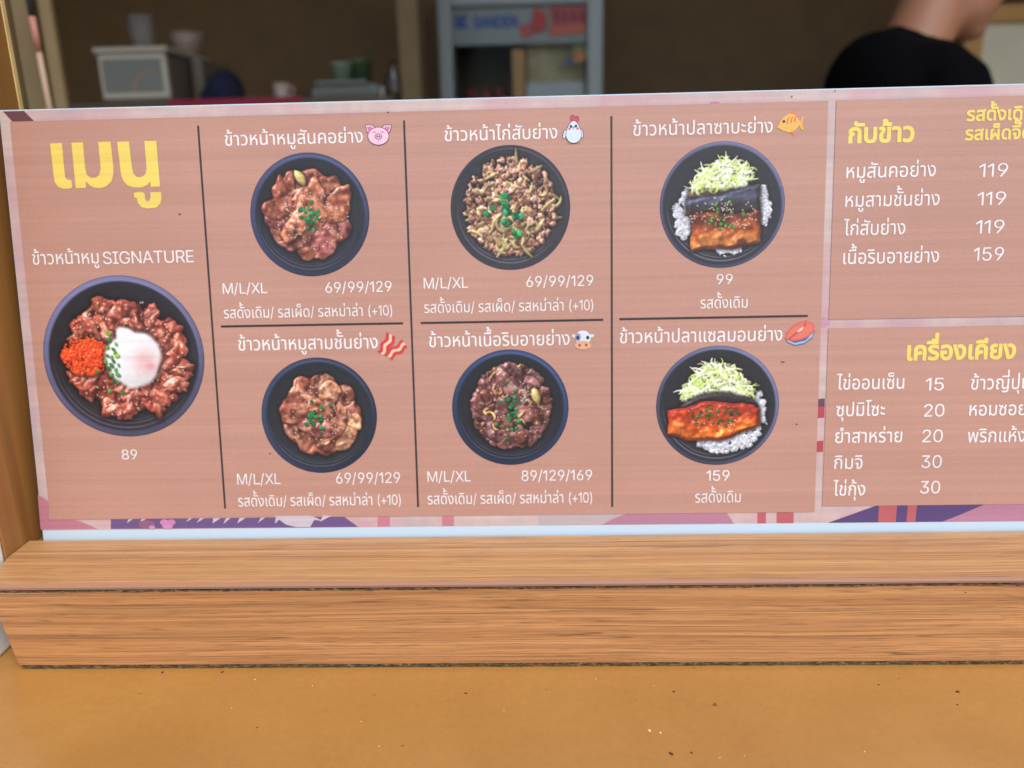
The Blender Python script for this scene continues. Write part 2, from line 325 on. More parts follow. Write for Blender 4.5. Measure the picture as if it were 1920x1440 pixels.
class Dish:
    """A square colour field over (-1..1)^2, v pointing down, painted as the printed photograph of one bowl."""
    def __init__(s, S, seed):
        s.S = S; s.rg = np.random.default_rng(seed)
        t = (np.arange(S) + .5) / S * 2 - 1
        s.U, s.V = np.meshgrid(t, t); s.C = np.zeros((S, S, 3)); s.H = np.zeros((S, S)); s.M = np.zeros((S, S)); s.G = np.zeros((S, S))
    def bowl(s, rim, inner, glow=(1, 1, 1), dark_rim=.5, rim_w=.1, rim_dir=1.2, gl=.5):
        rr = np.hypot(s.U, s.V); th = np.arctan2(s.V, s.U)
        rim, inner = np.array(rim, float), np.array(inner, float)
        k = np.clip((rr - (1 - rim_w)) / .03, 0, 1)[..., None]
        side = (.62 + .38 * np.cos(th + rim_dir))[..., None]
        n = smooth_noise(s.S, 30, s.rg)[..., None]
        inn = inner * (1 + .25 * (s.V + .2 * s.U)[..., None] * .5 + .25 * n)
        wall = np.clip((rr - .72) / .2, 0, 1)[..., None]
        inn = inn * (1 - .25 * wall) + wall * np.array(rim) * .10
        s.C = inn * (1 - k) + k * rim * (dark_rim + (1 - dark_rim) * side)
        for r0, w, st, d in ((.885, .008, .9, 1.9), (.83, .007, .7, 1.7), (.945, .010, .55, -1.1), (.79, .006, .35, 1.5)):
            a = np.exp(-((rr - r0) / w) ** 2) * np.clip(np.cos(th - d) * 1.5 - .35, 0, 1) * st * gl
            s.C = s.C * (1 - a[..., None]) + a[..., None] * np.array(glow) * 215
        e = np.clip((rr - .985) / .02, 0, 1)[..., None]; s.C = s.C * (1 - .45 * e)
    def win(s, cu, cv, r):
        S = s.S; f = lambda c: int((c + 1) / 2 * S)
        i0, i1 = max(0, f(cv - r)), min(S, f(cv + r) + 2); j0, j1 = max(0, f(cu - r)), min(S, f(cu + r) + 2)
        return slice(i0, i1), slice(j0, j1)
    def lump(s, cu, cv, a, b, ang, col, base=0., h=.12, lobes=.18, rip=0., ripf=18, gloss=1., edge=.03, vary=.12, fat=None):
        """One piece of food: irregular outline, domed and rippled height, its own colour."""
        if not (i := s.win(cu, cv, max(a, b) * 1.5))[0].stop > i[0].start: return
        u = s.U[i] - cu; v = s.V[i] - cv
        if u.size == 0: return
        c, sn = math.cos(ang), math.sin(ang); p = (u * c + v * sn) / a; q = (-u * sn + v * c) / b
        rg = s.rg; th = np.arctan2(q, p); rad = 1 + sum(lobes / (k ** .7) * rg.normal() * .6 * np.cos(k * th + rg.random() * 6.3) for k in (2, 3, 4, 5, 7))
        rho = np.hypot(p, q) / np.maximum(rad, .35); m = rho < 1
        if not m.any(): return
        ph = rg.random(4) * 6.3
        w = rip * np.sin(ripf * q * b + 2.5 * np.sin(3 * p + ph[0]) + ph[1]) + .5 * rip * np.sin(ripf * 1.7 * p * a + 2 * np.sin(2.5 * q + ph[2]) + ph[3])
        hh = base + h * np.sqrt(np.clip(1 - rho ** 2.2, 0, 1)) + w * (1 - rho ** 4).clip(0, 1)
        col = np.array(col, float) * (1 + vary * rg.normal())
        cc = np.repeat(np.repeat(col[None, None], u.shape[0], 0), u.shape[1], 1)
        if fat is not None:
            k = np.clip(np.sin(2.6 * q + 1.2 * np.sin(2 * p + ph[0]) + ph[2]) * 1.4 - .35, 0, 1)[..., None] * fat[3]
            cc = cc * (1 - k) + k * np.array(fat[:3])
        al = np.clip((1 - rho) / edge, 0, 1) * m
        for arr, val in ((s.H, hh), (s.G, gloss), (s.M, 1.)):
            arr[i] = arr[i] * (1 - al) + al * val
        s.C[i] = s.C[i] * (1 - al[..., None]) + al[..., None] * cc
    def strand(s, u0, v0, ang, L, w, bend, col, base, h=.04, gloss=.5):
        n = max(6, int(L / w * 2.2)); x, y, a = u0, v0, ang
        for k in range(n):
            t = k / (n - 1); ww = w * (.55 + .45 * math.sin(math.pi * min(1, t * .9 + .1)))
            i = s.win(x, y, ww * 1.3); d = np.hypot(s.U[i] - x, s.V[i] - y) / ww
            if d.size:
                al = np.clip((1 - d) * 2.2, 0, 1); hv = base + h * np.sqrt(np.clip(1 - d * d, 0, 1))
                s.H[i] = np.where(al > .2, np.maximum(hv, np.where(s.H[i] < base - .02, 0, s.H[i])), s.H[i]); s.M[i] = np.maximum(s.M[i], al); s.G[i] = s.G[i] * (1 - al) + al * gloss
                s.C[i] = s.C[i] * (1 - al[..., None]) + al[..., None] * np.array(col, float)
            x += math.cos(a) * L / n; y += math.sin(a) * L / n; a += bend / n
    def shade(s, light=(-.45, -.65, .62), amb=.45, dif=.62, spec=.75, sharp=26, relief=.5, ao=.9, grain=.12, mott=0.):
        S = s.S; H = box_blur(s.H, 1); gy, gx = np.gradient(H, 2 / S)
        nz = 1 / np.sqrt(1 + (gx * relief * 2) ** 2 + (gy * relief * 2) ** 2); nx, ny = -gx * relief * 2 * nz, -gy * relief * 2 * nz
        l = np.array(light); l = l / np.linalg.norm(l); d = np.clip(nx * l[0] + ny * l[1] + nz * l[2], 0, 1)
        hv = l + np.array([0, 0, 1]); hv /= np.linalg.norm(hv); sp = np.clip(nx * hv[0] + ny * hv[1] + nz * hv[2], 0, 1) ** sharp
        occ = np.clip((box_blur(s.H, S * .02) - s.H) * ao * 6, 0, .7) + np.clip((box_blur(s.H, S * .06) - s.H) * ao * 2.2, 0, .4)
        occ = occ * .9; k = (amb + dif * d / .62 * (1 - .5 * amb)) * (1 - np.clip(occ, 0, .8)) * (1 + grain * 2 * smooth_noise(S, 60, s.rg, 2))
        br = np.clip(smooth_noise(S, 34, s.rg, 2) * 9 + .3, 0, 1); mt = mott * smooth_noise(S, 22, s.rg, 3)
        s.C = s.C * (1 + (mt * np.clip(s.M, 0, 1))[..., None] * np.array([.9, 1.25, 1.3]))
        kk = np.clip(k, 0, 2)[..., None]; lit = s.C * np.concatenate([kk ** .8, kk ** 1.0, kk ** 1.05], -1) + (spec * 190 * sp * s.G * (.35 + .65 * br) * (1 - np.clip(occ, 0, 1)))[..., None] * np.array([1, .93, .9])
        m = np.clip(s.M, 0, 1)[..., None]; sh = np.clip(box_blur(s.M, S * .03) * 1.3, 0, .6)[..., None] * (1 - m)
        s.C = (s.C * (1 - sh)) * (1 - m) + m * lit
        s.M[:] = 0; s.H[:] = 0; s.G[:] = 0
    def dot(s, cu, cv, a, b, ang, col, soft=.35, sh=.35):
        for (du, dv, cc, al0) in ((.35 * b, .6 * b, (25, 15, 12), sh), (0, 0, col, 1.)):
            i = s.win(cu + du, cv + dv, max(a, b) * 1.3); u = s.U[i] - cu - du; v = s.V[i] - cv - dv
            if u.size == 0: continue
            c, sn = math.cos(ang), math.sin(ang); r = np.hypot((u * c + v * sn) / a, (-u * sn + v * c) / b)
            al = (np.clip((1 - r) / soft, 0, 1) * al0)[..., None]; s.C[i] = s.C[i] * (1 - al) + al * np.array(cc, float)
    def sesame(s, pts, size=.021):
        rg = s.rg
        for u, v in pts:
            k = rg.uniform(.8, 1.08); s.dot(u, v, size, size * .62, rg.random() * 3.1, np.array([244, 226, 205]) * k, .5)
    def onion(s, pts, size, col):
        rg = s.rg
        for u, v in pts:
            a = rg.random() * 3.1; k = rg.uniform(.65, 1.25); z = size * rg.uniform(.75, 1.15)
            s.dot(u, v, z, z * .72, a, np.array(col) * k, .18, .5)
            if rg.random() < .7: s.dot(u - z * .15, v - z * .2, z * .55, z * .22, a, np.minimum(255, np.array(col) * k * 1.5 + 25), .8, 0)
            if rg.random() < .35: s.dot(u, v, z * .3, z * .2, a, np.array(col) * .4, .5, 0)
    def scatter(s, n, cu, cv, ru, rv, gauss=False):
        rg = s.rg; out = []
        while len(out) < n:
            if gauss: out.append((cu + rg.normal() * ru * .5, cv + rg.normal() * rv * .5)); continue
            a, b = rg.uniform(-1, 1, 2)
            if a * a + b * b < 1: out.append((cu + a * ru, cv + b * rv))
        return out
    def ring(s, n, cu, cv, r0, r1):
        rg = s.rg; r = np.sqrt(rg.uniform((r0 / r1) ** 2, 1, n)) * r1; t = rg.random(n) * 6.283
        return [(cu + a * math.cos(b), cv + a * math.sin(b)) for a, b in zip(r, t)]

def cabbage(d, poly_fn, n, base=.1):
    rg = d.rg
    for k in range(n):
        u, v = poly_fn(); t = k / n
        if k < n * .35: d.lump(u, v, .07, .04, rg.normal() * .6, np.array([206, 212, 160]) * rg.uniform(.75, 1), base * .6, .03, .3, gloss=.1, edge=.3); continue
        c = np.array([(188, 204, 120), (222, 228, 172), (232, 230, 200), (204, 226, 120), (240, 240, 222)][rg.integers(5)], float) * (.74 + .34 * t)
        d.strand(u, v, rg.normal() * .55 + (math.pi if rg.random() < .5 else 0), rg.uniform(.08, .21), rg.uniform(.012, .022), rg.normal() * 2.6, c, base + .1 * t, .02)

def rice(d, pts, base=.02):
    rg = d.rg
    for u, v in pts: d.lump(u, v, .06, .05, 0, (206, 204, 212), base * .3, .02, .2, gloss=.1, edge=.4)
    for u, v in pts + [(a + rg.normal() * .03, b + rg.normal() * .03) for a, b in pts]:
        d.lump(u, v, .030, .012, rg.random() * 3.1, np.array([212, 210, 214]) * rg.uniform(.88, 1.04), base + rg.random() * .03, .02, .05, gloss=.3, edge=.3)

def dish_signature(S):
    d = Dish(S, 11); d.bowl((132, 132, 176), (44, 38, 42), (.86, .82, .95), .42, .085, 1.9)
    rg = d.rg; pal = [(168, 78, 58), (182, 86, 66), (134, 58, 42), (196, 106, 86), (150, 68, 54)]
    for u, v in d.ring(60, .03, .0, .3, .7): d.lump(u, v, rg.uniform(.1, .17), rg.uniform(.07, .11), rg.random() * 3.1, pal[rg.integers(5)], .05, .1, .3, .012, 30)
    for k, (u, v) in enumerate(sorted(d.ring(80, .03, .02, .28, .70), key=lambda p: rg.random())):
        d.lump(u, v, rg.uniform(.11, .2), rg.uniform(.06, .095), math.atan2(v, u) + rg.normal() * .8, pal[rg.integers(5)], .08 + .12 * k / 80, .085, .3, .014, 38, fat=(214, 140, 120, .6))
    d.shade(spec=.9, sharp=40, relief=.30, ao=.8, mott=1.2, amb=.56)
    d.sesame([p for p in d.ring(130, .03, .02, .35, .74)], .0165)
    # roe
    for k in range(26):
        u, v = d.scatter(1, -.47, -.02, .24, .19)[0]; d.lump(u, v, .09, .07, rg.random() * 3, (232, 66, 26), .05 + .002 * k, .07, .3, gloss=.4)
    for u, v in d.scatter(560, -.47, -.02, .30, .245): d.lump(u, v, .014, .013, 0, [(238, 74, 28), (226, 58, 24), (248, 98, 42)][rg.integers(3)], .12 + rg.random() * .05, .012, .05, gloss=.9, edge=.3)
    d.shade(spec=.4, relief=.26, ao=.3, amb=.75)
    # soft egg
    d.lump(.12, .03, .34, .41, .15, (246, 246, 248), .08, .16, .10, gloss=.25, edge=.14, vary=0)
    d.lump(.05, -.24, .17, .13, .9, (244, 245, 250), .06, .12, .15, gloss=.25, edge=.3, vary=0); d.lump(.14, .06, .29, .33, .15, (246, 246, 248), .12, .2, .08, gloss=.2, edge=.5, vary=0)
    d.shade(amb=.9, dif=.2, spec=.15, sharp=14, relief=.22, ao=.12, grain=.03)
    i = np.exp(-(((d.U - .26) / .15) ** 2 + ((d.V - .06) / .17) ** 2))[..., None] * .85; d.C = d.C * (1 - i) + i * np.array([240, 188, 186])
    i = np.exp(-(((d.U - .33) / .055) ** 2 + ((d.V - .12) / .05) ** 2))[..., None] * .7; d.C = d.C * (1 - i) + i * np.array([238, 150, 160])
    i = np.exp(-(((d.U - .12) / .2) ** 2 + ((d.V + .2) / .12) ** 2))[..., None] * .5; d.C = d.C * (1 - i) + i * np.array([250, 250, 252])
    d.onion([(-.19, -.12 + .0), (-.16, -.22), (-.1, -.05), (-.13, .05), (-.07, .1), (-.11, .16), (-.17, .22), (-.09, .22), (-.14, .3), (-.2, -.02), (-.16, .1), (-.23, .05), (-.08, -.16), (-.2, .14), (-.1, .32), (-.05, .45), (-.21, .42), (-.35, .18), (-.15, .0), (-.12, -.1)], .034, (70, 150, 60))
    d.onion([(-.17, -.3), (-.08, -.02)], .04, (150, 200, 60))
    return d.C

def dish_slices(S, seed, pal, n, size, ext, fat, rim, inner, garlic, green, ses, gl=.5, rd=1.2, strips=0):
    d = Dish(S, seed); d.bowl(rim, inner, (.8, .84, 1), .5, .1, rd, gl); rg = d.rg; cu, cv, ru, rv = ext
    for k in range(int(n * 1.4)):
        t = 2 * math.pi * k / (n * 1.4) + rg.normal() * .2; d.lump(cu + ru * .72 * math.cos(t), cv + rv * .72 * math.sin(t), size * rg.uniform(.7, 1.0), size * rg.uniform(.5, .8), rg.random() * 3.1, pal[rg.integers(len(pal))], .04, .09, .16, .012, 30, fat=fat)
    for k in range(n):
        u, v = d.scatter(1, cu, cv, ru * .66, rv * .66)[0]
        d.lump(u, v, size * rg.uniform(.8, 1.35), size * rg.uniform(.55, .85), rg.random() * 3.1, pal[rg.integers(len(pal))], .08 + .16 * k / n, .075, .15, .011, 34, fat=fat)
        if strips and rg.random() < strips: d.strand(*d.scatter(1, cu, cv, ru * .7, rv * .7)[0], rg.random() * 6.3, rg.uniform(.15, .3), .028, rg.normal() * 2.4, np.array([200, 146, 92]) * rg.uniform(.8, 1.15), .12 + .2 * k / n, .04, .9)
    d.shade(spec=.8, sharp=40, relief=.25, ao=.85, mott=1.5, amb=.58)
    for (u, v, a) in garlic:
        d.lump(u, v, .14, .075, a, (214, 188, 116), .1, .1, .12, gloss=.9, vary=0); d.shade(amb=.62, spec=.5, relief=.3, ao=.5)
    d.sesame([p for p in ses(d)], .019); d.onion(green(d), .042, (28, 138, 74))
    return d.C

def dish_mince(S):
    d = Dish(S, 23); d.bowl((70, 68, 96), (62, 57, 60), (.85, .85, 1), .72, .035, 2.2, .6); rg = d.rg
    for k in range(820):
        u, v = d.scatter(1, 0, -.02, .77, .78)[0]
        if rg.random() < .1:
            d.strand(u * .9, v * .9, rg.random() * 6.3, rg.uniform(.18, .32), .036, rg.normal() * 3, np.array([206, 178, 118]) * rg.uniform(.75, 1.1), .1 + .18 * k / 820, .05, .7); continue
        z = rg.uniform(.020, .048); c = [(196, 146, 118), (172, 116, 92), (214, 172, 146), (132, 84, 62), (204, 158, 130)][rg.integers(5)]
        d.lump(u, v, z * 1.25, z, rg.random() * 3.1, c, .05 + .14 * k / 820 + .06 * (1 - u * u - v * v), .04, .45, .008, 60, gloss=.5, edge=.12)
    for k in range(16):
        u, v = d.scatter(1, .05, .38, .46, .3)[0]; d.strand(u, v, rg.random() * 6.3, rg.uniform(.16, .32), .04, rg.normal() * 2.6, np.array([202, 178, 124]) * rg.uniform(.8, 1.1), .3, .05, .8)
    d.shade(spec=.4, relief=.36, ao=.7, amb=.6, mott=.5)
    d.onion(d.scatter(13, -.04, .02, .24, .3, True) + d.scatter(9, .0, .1, .3, .35, True), .062, (34, 138, 80)); d.onion(d.scatter(4, .08, .42, .1, .06), .06, (60, 170, 80))
    return d.C

def fish_body(d, path_top, path_bot, u0, u1, colfn, h, base, rip):
    """A slab of fish between two outlines (functions of u)."""
    U, V = d.U, d.V; t = path_top(U); b = path_bot(U); m = (U > u0) & (U < u1) & (V > t) & (V < b)
    n0 = smooth_noise(d.S, 14, d.rg, 3) * .05; U = U + n0; V = V + n0.T; m = (U > u0) & (U < u1) & (V > t) & (V < b)
    w = np.clip((V - t) / np.maximum(b - t, 1e-3), 0, 1); e = np.minimum(np.minimum(U - u0, u1 - U) / .06, np.minimum(V - t, b - V) / .05).clip(0, 1)
    n = smooth_noise(d.S, 9, d.rg, 3); H = base + h * np.sqrt(e) + rip * n
    d.H = np.where(m, H, d.H); d.M = np.where(m, 1., d.M); d.G = np.where(m, .8, d.G); d.C = np.where(m[..., None], colfn(w, n), d.C)

def ramp(w, stops):
    xs = [a for a, _ in stops]; return np.stack([np.interp(w, xs, [c[k] for _, c in stops]) for k in range(3)], -1)

def dish_saba(S):
    d = Dish(S, 31); d.bowl((124, 124, 170), (42, 42, 45), (.85, .85, 1), .4, .06, 1.2, .8); rg = d.rg
    rice(d, d.scatter(90, -.62, .18, .13, .34) + d.scatter(60, .66, .0, .1, .3) + d.scatter(50, .12, .68, .2, .08) + d.scatter(60, -.5, -.1, .14, .2)); d.shade(amb=.85, dif=.4, spec=.1, ao=.25, relief=.25)
    fish_body(d, lambda u: -.28 - .06 * u, lambda u: -.1 - .07 * u, -.55, .58, lambda w, n: ramp(w + .4 * n, [(0, (150, 116, 84)), (.5, (176, 134, 100)), (1, (90, 62, 44))]), .08, .04, .08)
    d.shade(spec=.3, relief=.3)
    f = lambda: (rg.uniform(-.42, .56), 0)
    def place():
        u = rg.uniform(-.44, .52); u = .08 + (u - .08) * .86; t = -.7 + .42 * ((u - .12) / .55) ** 2; return u - .06, rg.uniform(t, -.27 - .06 * u)
    cabbage(d, place, 520); d.shade(amb=.78, dif=.5, spec=.1, relief=.2, ao=.45)
    fish_body(d, lambda u: -.13 - .16 * np.exp(-((u - .5) / .5) ** 2), lambda u: .16 - .02 * u, -.575, .6, lambda w, n: ramp(w + .5 * n, [(0, (46, 44, 52)), (.25, (96, 100, 128)), (.5, (60, 56, 64)), (.75, (58, 40, 36)), (1, (96, 48, 26))]), .1, .06, .1)
    d.shade(spec=.5, relief=.32)
    fish_body(d, lambda u: .13 - .02 * u + .02 * np.sin(9 * u), lambda u: .69 - .1 * u + .02 * np.sin(7 * u), -.5, .62, lambda w, n: ramp(w + .55 * n, [(0, (108, 44, 22)), (.3, (148, 58, 24)), (.6, (206, 112, 44)), (.85, (228, 150, 74)), (1, (150, 70, 30))]), .1, .06, .12)
    d.shade(spec=.7, sharp=30, relief=.4, mott=.8, ao=.6)
    d.C = d.C * (1 - .0); d.sesame(d.scatter(90, .02, .16, .56, .28), .02); d.onion(d.scatter(26, .02, .16, .34, .22), .034, (92, 140, 50))
    return d.C

def dish_salmon(S):
    d = Dish(S, 37); d.bowl((124, 126, 172), (40, 37, 41), (.85, .85, 1), .34, .07, .9, .7); rg = d.rg
    rice(d, d.scatter(150, .1, .62, .46, .15) + d.scatter(60, .66, .1, .12, .3) + d.scatter(40, .5, .45, .2, .15)); d.shade(amb=.85, dif=.4, spec=.1, ao=.25, relief=.25)
    def place():
        u = rg.uniform(-.62, .6); t = -.7 + .5 * (u / .66) ** 2; return u * .86, rg.uniform(t, -.16)
    for k in range(60): d.lump(*place(), .1, .06, rg.random() * 3, (190, 178, 140), .03, .05, .3, gloss=.2)
    cabbage(d, place, 560); d.shade(amb=.78, dif=.5, spec=.1, relief=.2, ao=.45)
    top = lambda u: -.2 + .24 * (u / .75) ** 2 * (1 + .4 * (u < 0))
    fish_body(d, lambda u: top(u) - .02, lambda u: top(u) + .2, -.74, .66, lambda w, n: ramp(w + .3 * n, [(0, (70, 58, 60)), (.4, (44, 34, 40)), (1, (90, 40, 36))]), .06, .05, .08)
    d.shade(spec=.5, relief=.3)
    fish_body(d, lambda u: -.07 + .15 * ((u + .02) / .75) ** 2 + .02 * np.sin(9 * u), lambda u: .58 - .26 * (np.clip(u + .1, 0, 1) / .8) ** 2 - .10 * (np.clip(-u - .4, 0, 1) / .4) ** 2 + .015 * np.sin(12 * u), -.80, .70, lambda w, n: ramp(w + .5 * n, [(0, (176, 54, 40)), (.25, (198, 60, 26)), (.55, (232, 92, 26)), (.85, (240, 124, 40)), (1, (206, 84, 26))]), .13, .06, .13)
    d.shade(spec=.8, sharp=30, relief=.4, ao=.5, mott=.5)
    d.sesame(d.scatter(34, 0, .2, .6, .2), .018); d.onion(d.scatter(38, -.03, .18, .4, .17), .034, (66, 96, 40))
    return d.C

def all_dishes(S):
    gr = lambda n, u, v, ru, rv: (lambda d: d.scatter(n, u, v, ru, rv, True))
    pork = [(166, 94, 66), (140, 74, 54), (180, 108, 78), (146, 80, 74), (120, 62, 46)]
    belly = [(172, 104, 78), (146, 78, 60), (194, 136, 100), (150, 82, 74), (128, 68, 48)]
    beef = [(128, 80, 72), (104, 60, 56), (144, 94, 86), (132, 84, 84), (112, 62, 50)]
    return {
        'signature': dish_signature(int(S * 1.25)),
        'neck': dish_slices(S, 5, pork, 10, .30, (0, -.03, .74, .7), (190, 124, 102, .55), (78, 84, 122), (46, 44, 50), [(-.13, -.6, 1.0)], gr(26, 0, 0, .26, .24), lambda d: d.scatter(120, .05, .08, .6, .5), .5, 1.9),
        'mince': dish_mince(S), 'saba': dish_saba(S),
        'belly': dish_slices(S, 8, belly, 13, .26, (.03, .0, .72, .74), (200, 142, 112, .5), (58, 72, 104), (44, 44, 50), [], gr(24, -.03, .06, .3, .26), lambda d: d.scatter(110, .06, .0, .6, .6), .5, 2.6),
        'beef': dish_slices(S, 14, beef, 60, .15, (.02, -.02, .8, .88), (150, 104, 92, .4), (54, 76, 120), (34, 34, 40), [(.44, -.2, 1.3)], lambda d: d.scatter(26, 0, .06, .3, .38, True), lambda d: d.scatter(36, .26, -.2, .12, .12) + d.scatter(60, .05, .1, .6, .6), .5, 1.4, .35),
        'salmon': dish_salmon(S)}
# ---------------------------------------------------------------- the menu board with its print
board = thing('menu_board', 'wide leaning menu board with pink brown print, rice bowl pictures and Thai prices', 'menu board', (0, 0, 0), (-LEAN, 0, 0))
BX0, BX1, BZ1 = -.3116, .56, .26
box('panel', (BX0, 0, -.0028), (BX1, .003, BZ1), M['pvc'], board, .0004, 1)
KP = .68
LAYER = 8e-5
def b3(p, k): return (p[0], -LAYER * k, p[1])
def quad_px(pts, k, col, mat, name, sub=1, parent=None):
    P = [onb(*p) if not isinstance(p, np.ndarray) else p for p in pts]
    return col_mesh(name, [b3(p, k) for p in P], [tuple(range(len(P)))], np.tile(lin(col, KP), (len(P), 1)), mat, parent or board)
zt, zb = .2593, .0054
quad_px([np.array(p) for p in ((BX0 + .0006, zb), (BX1, zb), (BX1, zt), (BX0 + .0006, zt))], 1, (216, 194, 184), M['border'], 'printed_border')
def shape(name, polys, k=2, parent=None, mat=None):
    """Flat printed shapes given as (pixel outline, colour); later ones lie over earlier ones."""
    V, F, C = [], [], []
    for q, (pts, col) in enumerate(polys):
        n = len(V); P = [onb(*p) for p in pts]; V += [b3(p, k + q * .35) for p in P]; F.append(tuple(range(n, n + len(P)))); C += [lin(col, KP)] * len(P)
    return col_mesh(name, V, F, np.array(C), mat or M['print'], parent or board)
def clip_band(x0, x1, y0=964, y1=996): return None
# what shows of the pattern beneath the panels, along the margins
shape('corner_motif', [([(6, 209), (45, 208), (66, 229), (24, 229)], (112, 70, 78))])
yb = lambda x: 993 - .0087 * (x - 76)            # lower limit of the print
yt = lambda x: 972 - .0075 * (x - 90)            # lower edge of the big panel
def strip(x0, x1, col, s0=0, s1=0): return ([(x0 + s0, yt(x0) - 2), (x1 + s1, yt(x1) - 2), (x1, yb(x1)), (x0, yb(x0))], col)
arc = lambda cx, cy, rx, ry, a0=0, a1=360, n=28: [(cx + rx * math.cos(math.radians(a0 + (a1 - a0) * t / n)), cy + ry * math.sin(math.radians(a0 + (a1 - a0) * t / n))) for t in range(n + (0 if abs(a1 - a0) == 360 else 1))]
shape('pink_motif', [([(71, 928), (80, 932), (92, 941), (93, 972), (130, 972), (152, 978), (172, 986), (184, yb(184)), (76.5, yb(76))], (198, 128, 144))])
spikes = [strip(208, 640, (114, 88, 138)), ([(640, yt(640) - 2), (641, yt(640) - 2), (672, yb(672)), (640, yb(640))], (114, 88, 138))]
random.seed(3)
for x in (238, 262, 352, 372, 395, 420, 445, 486, 512, 560, 600):
    w_ = random.uniform(9, 20); spikes.append(([(x + 6, yt(x) - 2), (x + 6 + w_, yt(x) - 2), (x + w_ * .5 - random.uniform(2, 9), yt(x) + random.uniform(7, 14))], (214, 200, 208)))
spikes += [([(x, y) for x, y in ((515, yt(515) - 2), (583, yt(583) - 2), (606, yt(606) + 8), (590, yt(590) + 6), (582, yb(582) - 1), (556, yb(556) - 1), (536, yb(540) - 6))], (212, 198, 206)), (arc(276, 983, 16, 8), (150, 100, 128)),
           (arc(309, 979, 8, 6), (214, 140, 190)), (arc(322, 979, 8, 6), (208, 136, 186)), (arc(315, 986, 10, 5), (216, 146, 192)), (arc(286, 988, 6, 3.5), (206, 150, 186))]
shape('purple_motif', spikes)
for x0, x1 in ((708, 731), (829, 851)): shape('red_stripe', [strip(x0, x1, (206, 128, 142))])
shape('rose_motif', [([(1010, yt(1010) - 2), (1170, yt(1170) - 2), (1130, yb(1130)), (1010, yb(1010))], (198, 178, 176)), ([(1180, yt(1180) - 2), (1362, yt(1362) - 2), (1376, yb(1376)), (1128, yb(1128)), (1150, yt(1150) + 8)], (188, 130, 150))])
for x0, x1 in ((1420, 1436), (1456, 1488)): shape('red_stripe', [strip(x0, x1, (194, 98, 102))])
yr = lambda x: 949 - .0105 * (x - 1540)
shape('violet_motif', [([(1648, yr(1648) - 2), (1850, yr(1850) - 2), (1772, yb(1772)), (1552, yb(1552))], (92, 68, 118)), ([(1850, yr(1850) - 2), (2150, yr(2150) - 2), (2150, yb(2150)), (1766, yb(1766)), (1800, 965)], (190, 130, 152)),
      ([(1648, yr(1648) - 2), (1682, yr(1682) - 2), (1679, yb(1679)), (1646, yb(1646))], (194, 98, 102)), ([(1702, yr(1702) - 2), (1719, yr(1719) - 2), (1716, yb(1716)), (1699, yb(1699))], (194, 98, 102))])
shape('red_motif', [([(1531.5, 748), (1546.5, 747), (1546, 762), (1531, 763)], (104, 74, 86)), ([(1531, 763), (1546, 762), (1545.3, 783), (1530.5, 784)], (186, 72, 84)), ([(1528.5, 827), (1543.5, 826), (1543, 847), (1528, 848)], (188, 72, 86))])
shape('pink_motif', [(arc(1544, 604, 12, 10), (206, 152, 172))]); shape('pink_motif', [([(1332, 191), (1349, 190.5), (1348, 196), (1331, 196.5)], (204, 132, 160))])
# brown panels
PAN = (199, 149, 130)
def rect_b(x0, z0, x1, z1, k, col, name):
    quad_px([np.array(p) for p in ((x0, z0), (x1, z0), (x1, z1), (x0, z1))], k, col, M['print'], name)
p1, p2, p3 = onb(22, 228), onb(1553, 190), onb(1525, 962)
mx0 = (onb(22, 228)[0] + onb(92, 970)[0]) / 2; mx1 = (onb(1553, 200)[0] + onb(1526, 960)[0]) / 2; mz1 = (onb(60, 227)[1] + onb(1500, 191)[1]) / 2; mz0 = (onb(100, 972)[1] + onb(1500, 962)[1]) / 2
rx0 = (onb(1568, 200)[0] + onb(1541, 940)[0]) / 2; rz1 = onb(1700, 185)[1]; rzm1 = (onb(1570, 600)[1] + onb(1900, 592)[1]) / 2; rzm0 = (onb(1570, 615)[1] + onb(1900, 610)[1]) / 2; rz0 = onb(1700, 947)[1]
rect_b(mx0, mz0, mx1, mz1, 6, PAN, 'printed_field'); rect_b(rx0, rzm1, BX1 - .01, rz1, 6, PAN, 'printed_field'); rect_b(rx0, rz0, BX1 - .01, rzm0, 6, PAN, 'printed_field')
# dividing lines
for a, b in (((371, 236), (424, 953)), ((757, 226), (785, 950)), ((1147, 218), (1147, 950))):
    A, B = onb(*a), onb(*b); x = (A[0] + B[0]) / 2; rect_b(x - .00058, B[1], x + .00058, A[1], 8, (56, 48, 46), 'dividing_line')
for a, b in (((415, 611), (756, 607)), ((789, 605), (1131, 600)), ((1161, 598), (1514, 592.5))):
    A, B = onb(*a), onb(*b); z = (A[1] + B[1]) / 2; rect_b(A[0], z - .00062, B[0], z + .00062, 8, (48, 40, 40), 'dividing_line')
